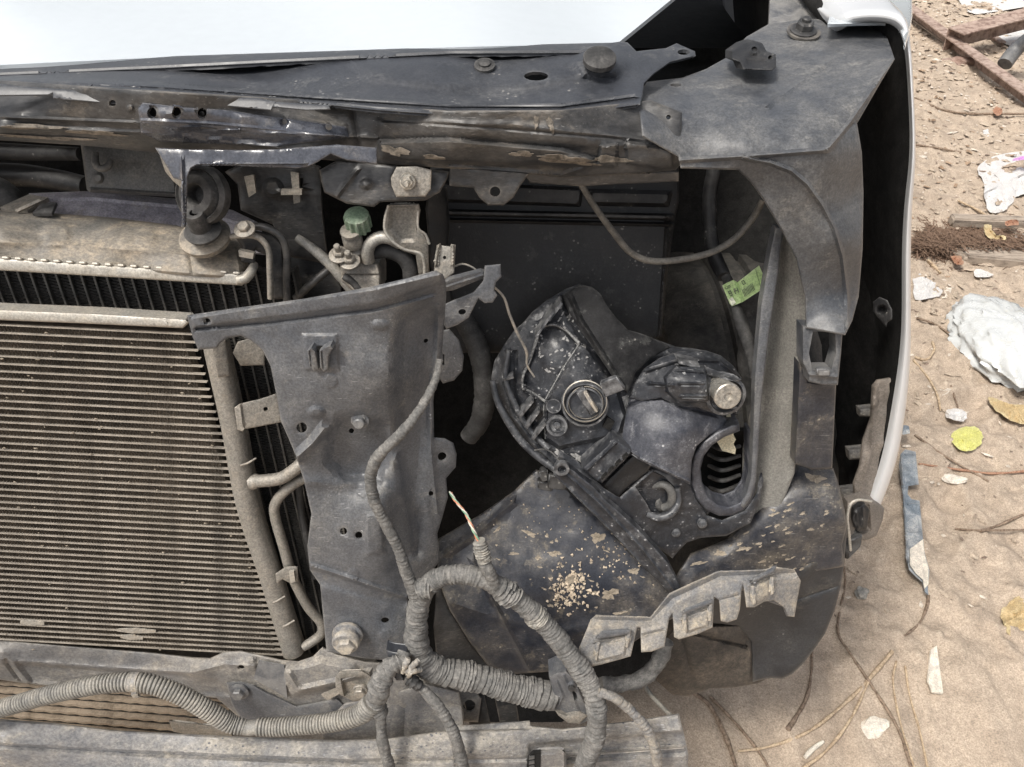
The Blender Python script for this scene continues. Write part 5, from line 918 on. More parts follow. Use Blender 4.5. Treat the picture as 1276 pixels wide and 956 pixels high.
lc_['label'] = 'scuffed lower radiator crossmember caked with tan dust'
sheet('side_gusset', [(282, 850), (300, 850), (316, 854), (330, 862), (370, 880), (402, 874), (420, 870), (430, 880), (430, 900), (350, 905), (320, 903), (300, 896), (288, 876)], M['panel'], lc_, ctl=[(282, 852, -26), (420, 872, -34), (350, 904, -28)], thick=3, step=6, rnd=(3, 3), feats=[rough(1.5, 20)])
bolt(298, 862, -30, 6.5, M['panel'], lc_, washer=1.6)
box('wiped_patch', [(322, 824, -29), (354, 830, -30), (358, 870, -33), (316, 846, -29)], M['panel'], lc_, thick=2)
sheet('gusset_lip', [(400, 866), (424, 856), (428, 862), (408, 873)], M['castalu'], lc_, ctl=[(400, 866, -40), (425, 860, -40), (410, 873, -42)], thick=2, step=4)
sheet('saddle_bracket', [(418, 843), (424, 836), (450, 835), (462, 842), (470, 856), (460, 872), (440, 874), (424, 866), (418, 856)], M['castalu'], lc_, ctl=[(420, 840, -46), (465, 850, -46), (440, 872, -44)], thick=4, step=4, rnd=(3, 3), feats=[pad([(426, 846), (456, 844), (460, 864), (430, 866)], -8, 4)])
bolt(449, 860, -48, 6, M['castalu'], lc_, washer=1.3)
part(sheet, 'tow_gusset', [(400, 905), (430, 876), (470, 868), (530, 852), (572, 862), (578, 890), (576, 926), (540, 932), (480, 922), (430, 934), (402, 922)], M['bar'], ctl=[(430, 880, -44), (570, 870, -34), (430, 930, -56), (570, 925, -52)], thick=4, step=6, rnd=(3, 3), feats=[ridge([(505, 880), (503, 925)], 8, -4), ridge([(545, 866), (574, 880), (578, 910)], 5, 3), rough(2, 25)])
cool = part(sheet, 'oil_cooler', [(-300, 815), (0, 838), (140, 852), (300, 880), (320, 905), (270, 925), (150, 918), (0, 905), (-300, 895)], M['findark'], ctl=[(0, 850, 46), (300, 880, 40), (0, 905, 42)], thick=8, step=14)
for o__ in (): pass
cool['label'] = 'tan-finned oil cooler low behind the bumper beam'
M['oilfin'] = mat('tan_fins', (.22, .17, .12), dust=(.27, .22, .165), amt=.5, cover=.5, rough=.8, up=0, scale=12)
for i in range(7):
    y = 846+i*9.2; a = P(-300, y-26, 36-i*.5); b = P(285, y+17+i*1.2, 34-i*.5); V = []
    n = 60
    for k in range(n+1):
        p_ = a.lerp(b, k/n); o_ = (0.0009 if k % 2 else 0)
        for s, dd in ((-1, -o_), (1, -o_), (1, .006), (-1, .006)): V.append(tuple(p_-UPF*(.0017*s+(.0006 if k % 2 else 0))-NF*dd))
    F = []
    for k in range(n):
        for j in range(4): F.append((k*4+j, k*4+(j+1) % 4, (k+1)*4+(j+1) % 4, (k+1)*4+j))
    F += [(0, 1, 2, 3), (n*4+3, n*4+2, n*4+1, n*4)]
    link_mesh('cooler_fin_row', V, F, M['oilfin'], cool, smooth=False)
sheet('cooler_end_plate', [(210, 898), (262, 904), (286, 908), (290, 918), (250, 918), (216, 912)], M['castalu'], cool, ctl=[(210, 900, 26), (285, 910, 22), (250, 918, 24)], thick=4, step=5, rnd=(2, 2))
bb = part(sheet, 'bumper_beam', [(-300, 886), (0, 896), (70, 901), (141, 910), (302, 918), (420, 922), (480, 920), (560, 910), (660, 908), (658, 904), (700, 908), (790, 898), (846, 889), (850, 905), (854, 922), (858, 940), (856, 990), (640, 1010), (0, 1010), (-300, 1000)], M['beam'],
    ctl=[(0, 898, -62), (300, 920, -66), (600, 910, -70), (846, 890, -60), (0, 918, -84), (300, 936, -88), (600, 926, -90), (850, 912, -74), (0, 960, -90), (600, 960, -92), (850, 950, -76), (0, 1000, -80), (850, 990, -70)], thick=4, step=7, rnd=(4, 5), angle=35,
    feats=[ridge([(0, 930), (150, 938), (430, 950), (640, 946), (700, 944)], 4, -4), pad([(660, 928), (852, 912), (858, 940), (700, 950), (660, 955)], -7, 5), ridge([(560, 912), (566, 960)], 4, 3), rough(2.2, 70, 16), rough(1, 16, 13), ridge([(700, 942), (856, 930)], 3, 5)])
bb['label'] = 'scuffed grey bumper beam across the bottom, tan dust on top'
sheet('beam_connector_plate', [(666, 936), (700, 934), (706, 940), (708, 975), (666, 975)], M['bar'], bb, ctl=[(666, 936, -98), (706, 936, -98), (670, 970, -98)], thick=5, step=5, rnd=(2, 2), feats=[ridge([(702, 936), (704, 975)], 3, 3)])
sheet('beam_slot', [(658, 944), (664, 938), (674, 937), (673, 975), (654, 975)], M['deep'], bb, ctl=[(660, 940, -99.5)], thick=3, step=5)
for i in range(5): box('slot_tooth', [(659+i*.2, 944+i*6, -102), (666, 943+i*6, -102), (666, 946+i*6, -102), (659, 947+i*6, -102)], M['rubber'], bb, thick=3)
part(sheet, 'beam_skirt', [(560, 905), (660, 898), (664, 910), (650, 915), (570, 918)], M['beam'], ctl=[(560, 905, -50), (664, 900, -50), (600, 918, -66)], thick=3, step=6, rnd=(2, 2))
for pl in ([(540, 836), (600, 850), (612, 905), (585, 905), (578, 875)], [(612, 850), (640, 856), (648, 905), (624, 905)], [(560, 842), (700, 858), (700, 868), (580, 862)]):
    sheet('crash_box_web', pl, M['member'], car, ctl=[(540, 840, 10), (640, 850, 14), (600, 905, -6)], thick=3, step=7, rnd=(2, 2))
tube('rear_hose', [(748, 854, -8, 10), (770, 853, -2, 10), (794, 848, 4, 10), (812, 836, 8, 10), (824, 818, 10, 10), (830, 800, 12, 9)], M['tape'], car, n=14, mod=wrap(.006, .12), label='grey taped hose behind the retainer')
tube('thin_brake_line', [(798, 842, 60, 3), (808, 862, 50, 3), (824, 880, 30, 3), (836, 892, 10, 3)], M['conduit'], car, n=8)
# ---------------------------------------------------------------- wiring harness
h1 = part(tube, 'wiring_harness', [(521, 752, -62, 12), (519, 778, -64, 14), (520, 805, -66, 15), (530, 826, -68, 16.5), (552, 837, -66, 17), (580, 842, -62, 17.5), (606, 848, -60, 17), (640, 858, -58, 17.5), (668, 864, -56, 18), (690, 868, -54, 17)], M['tape'], n=20, ds=.0009, mod=wrap(.0040, .085, 1))
h1['label'] = 'thick grey taped wiring harness looping over the lower frame'
H = lambda name, pts, mod, m='tape', n=14, ds=.0009, lab=None: tube(name, pts, M[m], h1, n=n, ds=ds, mod=mod, label=lab)
H('harness_branch', [(522, 760, -60, 12), (526, 745, -60, 12), (536, 727, -62, 12.5), (556, 717, -64, 12.5), (580, 716, -66, 12), (606, 723, -68, 12.5), (632, 738, -68, 13), (660, 760, -70, 13), (686, 786, -74, 13), (708, 814, -82, 13), (728, 842, -92, 13.5), (740, 866, -104, 13), (744, 895, -112, 12.5), (740, 925, -116, 12.5), (731, 946, -112, 12), (722, 970, -104, 11)], wrap(.0038, .085, 2), lab='long taped branch arching right and down to the beam')
H('harness_branch', [(548, 448, -22, 4.5), (544, 468, -30, 5), (533, 494, -44, 5.5), (512, 526, -60, 6.5), (490, 550, -64, 7), (472, 568, -64, 7.5), (462, 592, -62, 7.5), (466, 622, -62, 7), (480, 652, -62, 7), (495, 680, -62, 7), (506, 712, -62, 7.5), (518, 742, -62, 9)], wrap(.0044, .10, 3), lab='thin taped branch climbing the support panel')
H('harness_branch', [(617, 730, -74, 8), (610, 714, -76, 8), (603, 700, -74, 8), (600, 684, -72, 8), (597, 674, -70, 6.5)], wrap(.004, .08, 4), lab='short taped stub with bare twisted wires')
H('stub_tape', [(604, 698, -74, 8.5), (600, 686, -73, 9.5), (597, 674, -71, 8)], wrap(.0022, .14, 9), 'conduit')
M['wor'] = mat('orange_wire', (.55, .16, .06), amt=.2, bumpd=0); M['wgr'] = mat('green_wire', (.12, .32, .20), amt=.2, bumpd=0); M['wwh'] = mat('white_wire', (.6, .58, .5), amt=.2, bumpd=0)
for i, mm_ in enumerate(('wor', 'wgr', 'wwh')):
    pts = []; base = [(561, 613, -10), (566, 622, -20), (574, 632, -32), (581, 641, -44), (586, 652, -54), (591, 663, -62), (597, 676, -70)]
    c = spline([(*b, 1) for b in base], 6)
    for k, q in enumerate(c[::1]): a = k*.95+i*2.1; pts.append((q[0]+1.6*math.cos(a), q[1]+.4*math.cos(a), q[2]+2*math.sin(a), 1.05))
    tube('bare_wire_strand', pts, M[mm_], h1, n=6, ds=.002, label={'wor': 'orange wire strand', 'wgr': 'green wire strand', 'wwh': 'white wire strand'}[mm_])
H('tape_collar', [(524, 735, -66, 13.5), (531, 733, -67, 14), (538, 733, -68, 13.5)], wrap(.003, .1, 3))
H('tape_collar', [(530, 726, -63, 14), (534, 730, -63, 14.5)], wrap(.003, .05, 3), 'conduit')
H('tape_collar', [(622, 733, -70, 14.5), (632, 739, -70, 15), (640, 745, -70, 14)], wrap(.005, .16, 5))
H('tape_collar', [(664, 764, -72, 14.5), (672, 772, -72, 14.5)], wrap(.003, .12, 5), 'conduit')
# clamp and tape ends
H('harness_branch', [(504, 812, -84, 9), (500, 822, -92, 9), (488, 830, -98, 11), (478, 842, -102, 13), (472, 860, -102, 13.5), (468, 878, -100, 12), (474, 890, -100, 10)], wrap(.005, .14, 6), lab='knotted taped joint at the clamp')
H('harness_branch', [(474, 884, -102, 6.5), (475, 905, -106, 6.5), (478, 930, -110, 7), (488, 965, -112, 7)], wrap(.006, .11, 7), lab='thin taped lead dropping straight down left of the clamp')
H('harness_branch', [(510, 840, -88, 6), (518, 852, -94, 6.5), (530, 862, -98, 6.5), (546, 880, -104, 7), (560, 902, -110, 7), (570, 926, -114, 7), (580, 965, -114, 7)], wrap(.006, .11, 8), lab='thin taped lead dropping down right of the clamp')
H('harness_branch', [(744, 862, -108, 6), (762, 868, -108, 6), (780, 880, -106, 6), (795, 895, -108, 6), (808, 912, -110, 6.5), (817, 936, -112, 6.5), (820, 965, -110, 6)], wrap(.008, .13, 9), 'bracket', lab='pale taped lead running off right over the beam end')
H('corrugated_conduit', [(-60, 896, -90, 10), (0, 883, -94, 10), (53, 868, -96, 10), (105, 856, -98, 10.5), (140, 851, -98, 10.5), (169, 850, -98, 10.5), (197, 855, -98, 10.5), (229, 868, -98, 10.5), (262, 887, -98, 10.5), (285, 901, -98, 10), (303, 906, -98, 9)], corr(.0034, .16), 'conduit', n=18, ds=.00055, lab='ribbed split conduit on the left')
H('conduit_joint', [(300, 905, -98, 9), (310, 907, -98, 9.5), (322, 906, -98, 9)], None, 'conduit')
H('corrugated_conduit', [(320, 906, -98, 9.5), (345, 906, -98, 10), (375, 904, -100, 10), (405, 901, -102, 10.5), (432, 896, -104, 11), (452, 888, -104, 11.5), (464, 876, -102, 12)], corr(.0034, .16), 'conduit', n=18, ds=.00055, lab='ribbed conduit running into the clamp')
H('conduit_tie', [(163, 850, -98, 12), (169, 850, -98, 12.3), (174, 850, -98, 12)], None, 'bracket')
sheet('tie_tail', [(164, 861), (172, 861), (172, 867), (175, 869), (166, 870), (163, 866)], M['bracket'], h1, ctl=[(164, 861, -110), (172, 862, -110), (168, 870, -108)], thick=3, step=3, rnd=(1, 1))
sheet('harness_clamp', [(481, 809), (490, 812), (506, 814), (510, 820), (503, 830), (500, 840), (504, 848), (494, 848), (487, 838), (489, 824), (482, 818)], M['cover'], h1, ctl=[(482, 810, -86), (508, 816, -92), (498, 848, -96)], thick=12, step=3, rnd=(2.5, 3))
for k, (a, b, c, d) in enumerate((((502, 838), (505, 828), (509, 820), 4.5), ((508, 840), (514, 830), (522, 822), 4), ((506, 836), (514, 836), (524, 834), 4.5), ((509, 843), (512, 838), (518, 832), 3.6))):
    H('torn_tape_end', [(a[0], a[1], -100, d*.7), (b[0], b[1], -100-k*2, d), (c[0], c[1], -96, d*.8)], wrap(.004, .2, k), 'bracket', n=8, lab='torn pale tape end')
H('tape_knot', [(508, 846, -96, 7), (515, 850, -98, 8), (523, 856, -98, 7)], wrap(.004, .2, 3), 'rubber')
# connector at right end of main loom
c1 = sheet('harness_connector', [(684, 843), (694, 838), (706, 836), (712, 842), (720, 856), (730, 880), (733, 898), (722, 903), (706, 896), (692, 886), (684, 886), (690, 866)], M['panel'], h1, ctl=[(686, 845, -66), (720, 856, -76), (706, 896, -66)], thick=22, step=4, rnd=(3, 3), holes=[[(712, 858), (718, 864), (722, 874), (716, 874)]], feats=[ridge([(694, 850), (702, 868), (694, 884)], 2.5, 3), ridge([(702, 842), (722, 890)], 3, 3), bump(712, 854, 5, 3)])
c1['label'] = 'grey square plug at the end of the thick harness'
lathe('connector_pin', 712, 856, -76, [(3.5, 0), (3.5, 3), (2, 3.4)], M['black'], h1, seg=10)
sheet('connector_foot', [(692, 886), (706, 892), (722, 886), (732, 892), (722, 902), (708, 901), (696, 892)], M['castalu'], h1, ctl=[(692, 886, -72), (732, 892, -78), (708, 902, -74)], thick=8, step=4, rnd=(2, 2))
# ---------------------------------------------------------------- things lying on the ground
def gh(x, y):   # ground height near a picture point
    a = Vector((0, 0, CAM_H)); d = (G(x, y)-a).normalized(); h = GB.ray_cast(a, d); return h[0].z if h[0] else 0
GB = BVHTree.FromPolygons([tuple(v) for v in vv], [tuple(p_.vertices) for p_ in ground.data.polygons])
M['plasticbag'] = mat('white_plastic_bag', (.62, .64, .64), dust=(.50, .48, .40), amt=.5, trans=.15, grain=0, cover=.35, rough=.25, up=0, var=.04, bumpd=0)
M['whitepaper'] = mat('white_paper', (.55, .54, .53), dust=(.42, .38, .33), amt=.4, cover=.4, rough=.8, up=0, var=.04)
M['yellow'] = mat('yellow_leaf', (.50, .49, .14), dust=(.55, .52, .26), amt=.4, rough=.5, up=0, scale=60, var=.15)
M['ochre'] = mat('ochre_leaf', (.42, .31, .16), dust=(.50, .40, .25), amt=.4, rough=.6, up=0, scale=60, var=.2)
M['rustleaf'] = mat('rust_leaf', (.28, .13, .075), dust=(.36, .24, .16), amt=.4, rough=.7, up=0, scale=60)
M['root'] = mat('reddish_roots', (.15, .095, .065), dust=(.32, .22, .15), amt=.5, cover=.45, rough=.9, up=0, scale=60)
M['twig'] = mat('brown_twig', (.13, .085, .055), dust=(.3, .23, .17), amt=.5, cover=.45, rough=.9, up=0, scale=40)
M['straw'] = mat('pale_straw', (.38, .27, .17), dust=(.46, .36, .26), amt=.5, rough=.9, up=0, scale=40)
M['rusty'] = mat('rusty_angle_iron', (.17, .10, .075), dust=(.38, .30, .25), amt=.8, cover=.5, rough=.8, up=.1, scale=8)
M['trim'] = mat('blue_grey_trim', (.16, .20, .24), dust=(.62, .58, .52), amt=.9, cover=.42, rough=.5, up=.1, scale=6)
M['wood'] = mat('weathered_wood', (.22, .18, .145), dust=(.35, .29, .23), amt=.6, rough=.9, up=0, stretch=(.3, 2, 1))
M['stone'] = mat('grey_stone', (.22, .22, .21), dust=(.4, .35, .28), amt=.5, rough=.9)
M['cement'] = mat('pale_rubble', (.66, .60, .52), dust=(.5, .43, .34), amt=.4, rough=.9)
def leaf(pl, m, lab, cat='leaf', h=.006, curl=6, grp=None, name='leaf', step=4, holes=()):
    xs_ = [p_[0] for p_ in pl]; ys_ = [p_[1] for p_ in pl]; cx_, cy_ = sum(xs_)/len(pl), sum(ys_)/len(pl); r = max(max(xs_)-min(xs_), max(ys_)-min(ys_))/2
    h0 = gh(cx_, cy_)
    pl = smoothpoly(list(pl), 1); pl = resample(pl, 3.5); pl = [(x+.9*math.sin(i*2.3+y), y+.9*math.cos(i*3.1+x)) for i, (x, y) in enumerate(pl)]
    o = gsheet(name, pl, m, h=h0+h, thick=.6, step=min(step, 3.0), curve=0, feats=[bump(cx_, cy_, r*1.2, curl, 1), ridge([(min(xs_), cy_), (max(xs_), cy_-r*.2)], r*.25, -curl*.5), rough(curl*1.3, r*.6, int(cx_)), rough(curl*.6, r*.2, int(cx_)+3), ridge([(cx_, cy_), (cx_-r*.5, cy_-r*.6)], 1.2, -curl*.15), ridge([(cx_, cy_), (cx_+r*.1, cy_+r*.7)], 1.2, -curl*.15), ridge([(cx_+r*.3, cy_), (cx_+r*.6, cy_+r*.6)], 1.2, -curl*.15), ridge([(min(xs_), cy_+r*.4), (max(xs_), cy_-r*.5)], 2, curl*.25)], holes=holes)
    return tag(o, lab, cat, grp)
leaf([(1183, 545), (1190, 534), (1205, 532), (1218, 531), (1225, 541), (1223, 555), (1210, 562), (1196, 561), (1186, 553)], M['yellow'], 'crisp yellow-green leaf on the sand right of the fender')
leaf([(1230, 494), (1243, 497), (1262, 504), (1285, 506), (1290, 530), (1264, 526), (1246, 517), (1236, 505)], M['ochre'], 'curled tan leaf poking out below the plastic bag', curl=12)
leaf([(1246, 762), (1256, 752), (1268, 742), (1285, 746), (1290, 780), (1272, 792), (1262, 795), (1252, 786)], M['ochre'], 'lobed ochre leaf at the right edge of the sand', curl=9)
leaf([(1224, 280), (1234, 278), (1238, 292), (1252, 294), (1256, 298), (1240, 301), (1230, 296)], M['ochre'], 'small bright ochre leaf on the straw heap', curl=20, h=.03)
leaf([(1250, 278), (1260, 272), (1270, 275), (1269, 281), (1255, 282)], M['rustleaf'], 'rust-red leaf right of the small ochre leaf', curl=15, h=.03)
leaf([(1234, 2), (1240, 0), (1250, 8), (1242, 13), (1236, 10)], M['rustleaf'], 'tiny rust leaf near the iron bars', h=.02) if False else None
leaf([(1183, 319), (1196, 318), (1201, 326), (1200, 332), (1190, 329)], M['rustleaf'], 'brown leaf tip hanging off the straw heap', curl=12, h=.015)
leaf([(1236, 138), (1243, 132), (1250, 136), (1247, 144), (1238, 143)], M['rustleaf'], 'small orange leaf on the far sand near the rusty bars', curl=10, h=.015)
# plastic bag: crumpled closed skin
def bag():
    h0 = gh(1240, 470); c = G(1250, 440, h0); V = []; F = []; n, m_ = 90, 40
    for i in range(m_+1):
        ph = math.pi*i/m_
        for k in range(n):
            a = 2*math.pi*k/n; d = np.array([math.sin(ph)*math.cos(a), math.sin(ph)*math.sin(a), math.cos(ph)])
            f = 1+.34*float(fbm(np.array([d[0]*1.3+d[2]*3+9]), np.array([d[1]*1.3-d[2]*2+4]), 1.0, 4, 3)[0])+.20*abs(float(fbm(np.array([d[0]*5+d[2]]), np.array([d[1]*5-d[2]*3]), 1.0, 3, 8)[0]))*2
            p_ = c+Vector((d[0]*.118*f, d[1]*.165*f, max(d[2]*.055*f, -.02)+.03)); V.append(tuple(p_))
    for i in range(m_):
        for k in range(n): a = i*n+k; b = i*n+(k+1) % n; F.append((a, b, b+n, a+n))
    o = link_mesh('plastic_bag', V, F, M['plasticbag'], None, 60); return tag(o, 'crumpled white translucent plastic bag on the sand at the right', 'plastic bag')
bag()
leaf([(1138, 338), (1150, 341), (1160, 350), (1173, 352), (1177, 362), (1168, 371), (1150, 374), (1138, 372)], M['whitepaper'], 'white scrap lying right beside the fender edge', 'paper scrap', curl=12, name='paper_scrap', grp=None)
leaf([(1178, 515), (1184, 508), (1196, 509), (1206, 516), (1204, 524), (1190, 525), (1180, 521)], M['whitepaper'], 'small white scrap just above the yellow leaf', 'paper scrap', curl=8, name='paper_scrap')
leaf([(1224, 200), (1250, 190), (1290, 186), (1290, 250), (1270, 240), (1255, 262), (1236, 266), (1228, 258), (1226, 226), (1216, 214)], M['whitepaper'], 'large crumpled white sheet with a lilac stripe on the far sand', 'paper', curl=30, name='paper_sheet')
M['lilac'] = mat('lilac_stripe', (.55, .25, .60), amt=.1, bumpd=0, up=0)
leaf([(1260, 198), (1290, 192), (1290, 196), (1262, 202)], M['lilac'], 'lilac strip lying on the large white sheet', 'plastic strip', curl=3, h=.055, name='plastic_strip')
for pl, lb in (([(1212, 336), (1228, 336), (1240, 343), (1230, 347), (1214, 345)], 'small white scrap above the plastic bag'), ([(1262, 292), (1290, 290), (1290, 300), (1266, 299)], 'white scrap at the right end of the straw heap'), ([(1224, 162), (1232, 160), (1233, 169), (1226, 170)], 'tiny round white scrap on the far sand')):
    leaf(pl, M['whitepaper'], lb, 'paper scrap', curl=8, name='paper_scrap')
# broken trim strip
def gbox(name, quad, m, thick, lab, cat, h=.0, grp=None, parent=None):
    c = [G(x, y, h) for x, y in quad]; V = [tuple(q+Vector((0, 0, thick))) for q in c]+[tuple(q) for q in c]; k = len(c)
    o = link_mesh(name, V, [tuple(range(k)), tuple(range(k, 2*k))[::-1]]+[(i, (i+1) % k, k+(i+1) % k, k+i) for i in range(k)], m, parent, 30)
    bm = bmesh.new(); bm.from_mesh(o.data); bmesh.ops.bevel(bm, geom=list(bm.edges), offset=thick*.15, segments=2, affect='EDGES', clamp_overlap=True); bm.to_mesh(o.data); bm.free()
    return tag(o, lab, cat, grp)
ts = gsheet('trim_strip', [(1122, 566), (1128, 560), (1141, 563), (1145, 604), (1132, 606), (1131, 616), (1136, 622), (1146, 624), (1150, 668), (1152, 688), (1158, 710), (1158, 718), (1156, 730), (1157, 742), (1152, 738), (1149, 726), (1140, 718), (1132, 710), (1129, 690), (1128, 640), (1124, 610), (1120, 580)], M['trim'], h=.03, thick=4, step=4, rnd=(2.5, 4), feats=[ridge([(1123, 566), (1126, 620), (1131, 700)], 2.5, 8), ridge([(1128, 566), (1142, 566)], 2, 5), ridge([(1130, 602), (1145, 601)], 2, 4), ridge([(1132, 628), (1148, 628)], 2, 5), ridge([(1131, 664), (1150, 664)], 2, 4), rough(2, 20)])
tag(ts, 'broken blue-grey plastic trim strip stood in the sand beside the fender, white at its tip', 'trim strip')
gsheet('whitened_tip', [(1134, 684), (1150, 672), (1152, 690), (1157, 708), (1157, 728), (1152, 734), (1150, 722), (1141, 714), (1134, 704)], M['cement'], h=.036, parent=ts, thick=1, step=4, feats=[rough(2, 8)])
sheet('trim_clip', [(1124, 531), (1133, 532), (1134, 540), (1125, 542)], M['trim'], ts, depth=lambda x, y: zH(y, .03), thick=6, step=3, rnd=(1, 1))
part_tw = []
def twig(pts, m, lab, cat='twig', grp=None, name='twig', h=4):
    q = [(x, y, gh(x, y)*1000+h, r) for x, y, r in pts]
    o = tube(name, q, m, None, n=6, ds=.004, ground=True, mod=lambda s, r, A: r*(1+.15*math.sin(s*90)+.1*math.sin(s*230))); return tag(o, lab, cat, grp)
twig([(1157, 742, 1.8), (1155, 756, 1.8), (1146, 776, 1.5), (1128, 792, 1.2)], M['twig'], 'short dark twig curving from the tip of the trim strip')
twig([(1012, 810, 1.4), (1011, 840, 1.6), (1004, 872, 2.2), (982, 909, 3.2)], M['twig'], 'dark thick-ended twig below the liner flap')
twig([(1052, 706, 1.2), (1053, 730, 1.2), (1044, 784, 1.6), (1060, 815, 1.8), (1090, 860, 2.0), (1120, 910, 2.2), (1138, 965, 2.2)], M['twig'], 'long brown stalk running down right from the liner to the picture edge')
twig([(920, 936, 1.6), (960, 930, 2), (1010, 910, 2.2), (1060, 870, 2.2), (1090, 838, 2.4), (1112, 812, 3)], M['straw'], 'long pale bowed stalk with a knobbed end, upper of the crossing pair')
twig([(1000, 958, 2), (1030, 935, 2), (1060, 896, 1.8), (1086, 842, 1.6)], M['straw'], 'long pale stalk, lower of the crossing pair')
twig([(1117, 824, 1.4), (1113, 850, 1.4), (1122, 900, 1.4), (1142, 965, 1.5)], M['straw'], 'thin pale straw left of its bent twin at the bottom')
twig([(1128, 830, 1.4), (1134, 868, 1.4), (1146, 910, 1.4), (1158, 965, 1.5)], M['straw'], 'thin pale straw right of its bent twin at the bottom')
twig([(1003, 944, 2.6), (1012, 934, 3), (1026, 924, 2.4)], M['cement'], 'short stubby pale stick lying near the picture bottom')
twig([(1140, 542, 1.3), (1180, 570, 1.3), (1232, 600, 1.2)], M['twig'], 'thin dark twig crossing the sand under the yellow leaf')
twig([(1145, 578, 1.2), (1200, 586, 1.6), (1240, 590, 1.6), (1290, 586, 1.8)], M['rustleaf'], 'long reddish stalk lying level under the yellow leaf')
twig([(1222, 662, 2.2), (1246, 654, 1.8), (1268, 644, 1.8), (1290, 636, 1.6)], M['twig'], 'knobbed brown twig at the right edge')
twig([(1190, 659, 1.2), (1222, 661, 1.4), (1290, 660, 1.2)], M['twig'], 'thin level twig touching the knobbed twig')
twig([(1140, 445, 1.5), (1155, 448, 1.6), (1164, 436, 1.6), (1162, 426, 1.4)], M['straw'], 'pale looped root beside the fender')
twig([(1138, 448, 1.2), (1156, 470, 1.4), (1168, 492, 1.4), (1172, 512, 1.2)], M['straw'], 'pale thin root trailing down from the looped root')
twig([(1142, 396, 1.2), (1165, 404, 1.3), (1187, 419, 1.3)], M['twig'], 'short dark twig left of the plastic bag')
twig([(1185, 480, 1), (1190, 496, 1.1), (1194, 508, 1)], M['twig'], 'tiny reddish twig above the small white scrap')
twig([(1000, 838, 1.2), (1008, 852, 1.2)], M['twig'], 'tiny twig by the liner flap') if False else None
twig([(862, 862, 2.5), (885, 880, 3), (905, 920, 3), (920, 965, 3)], M['twig'], 'dark twig lying in the shade under the liner')
twig([(885, 868, 2), (920, 905, 2.2), (948, 940, 2), (962, 965, 2)], M['twig'], 'dark twig slanting right in the shade under the liner')
twig([(1194, 250, 1.2), (1215, 260, 1.4), (1238, 274, 1.4)], M['straw'], 'pale stick above the straw heap')
twig([(1156, 324, 1.6), (1164, 332, 2), (1172, 340, 1.6)], M['straw'], 'stubby pale stick just above the white scrap')
twig([(1138, 180, 1), (1165, 184, 1.2), (1198, 190, 1)], M['twig'], 'thin dark twig on the far sand beside the fender bulge')
twig([(1140, 122, 1), (1190, 140, 1.4), (1290, 142, 1.2)], M['twig'], 'long thin far twig below the rusty bars')
# stones
def rock(x, y, r, m, lab, cat='stone', sq=.7, asp=1.0, name='stone', seed=1, grp=None, rot=0):
    h0 = gh(x, y); c = G(x, y, h0); r3 = r*float(zH(y, h0))/FPX
    bm = bmesh.new(); bmesh.ops.create_icosphere(bm, subdivisions=3, radius=1)
    q = random.Random(seed); ph = [q.uniform(0, 9) for _ in range(3)]
    for v in bm.verts:
        d = v.co.copy(); f = 1+.25*math.sin(d.x*2.3+ph[0])*math.cos(d.y*2.9+ph[1])+.12*math.sin(d.z*6+ph[2]+d.x*4)
        v.co = Vector((d.x*r3*f*asp, d.y*r3*f, d.z*r3*f*sq))
    bmesh.ops.rotate(bm, verts=bm.verts, matrix=Matrix.Rotation(rot, 3, 'Z'))
    V = [tuple(v.co+c+Vector((0, 0, r3*sq*.4))) for v in bm.verts]; F = [tuple(v.index for v in f.verts) for f in bm.faces]; bm.free()
    return tag(link_mesh(name, V, F, m, None, 30), lab, cat, grp)
rock(1073, 740, 8, M['stone'], 'grey stone on the sand right of the liner flap', seed=2)
rock(1088, 908, 12, M['cement'], 'pinkish clay lump at the bottom', 'clay lump', sq=.5, asp=1.6, seed=3, rot=.6, name='clay_lump')
rock(1188, 598, 7, M['cement'], 'pale flat rubble bit below the yellow leaf', 'rubble', sq=.4, asp=2.0, seed=5, name='rubble')
rock(1204, 80, 12, M['rusty'], 'brown half-buried brick bit below the rusty bar', 'brick piece', sq=.5, asp=2.2, seed=6, name='brick_piece')
gbox('plastic_sliver', [(1158, 812), (1166, 806), (1170, 836), (1174, 866), (1160, 864), (1154, 850)], M['cement'], .006, 'clear pale plastic sliver stuck in the sand', 'plastic sliver', h=gh(1163, 836))
gbox('wood_plank', [(1168, 308), (1290, 322), (1290, 338), (1200, 330), (1166, 318)], M['wood'], .03, 'weathered plank half under the straw heap', 'plank', h=.005)
gbox('wood_stick', [(1180, 276), (1290, 280), (1290, 288), (1184, 284)], M['wood'], .03, 'weathered stick behind the straw heap', 'stick', h=.01)
# straw heap
r = random.Random(9); V = []; F = []
for _ in range(3200):
    x = 1142+abs(r.gauss(0, .5))*90 if r.random() < .5 else r.uniform(1142, 1290); y = r.gauss(303, 13)-(x-1200)*.03; h = max(0, .05*math.exp(-((y-303)/14)**2))*r.random()
    c = G(x, y, .004+h); a = r.uniform(0, 6.28); L = r.uniform(.008, .04); d = Vector((math.cos(a), math.sin(a)*.9, r.uniform(-.3, .5)))*L; n_ = Vector((-math.sin(a), math.cos(a), 0))*r.uniform(.0007, .0022); b = len(V)
    V += [tuple(c-d-n_), tuple(c+d-n_*.4), tuple(c+d+n_*.4), tuple(c-d+n_), tuple(c+Vector((0, 0, .0025)))]
    F += [(b, b+1, b+4), (b+1, b+2, b+4), (b+2, b+3, b+4), (b+3, b, b+4)]
tag(link_mesh('straw_heap', V, F, M['root'], None, smooth=False), 'low heap of brown roots and straw', kind='stuff')
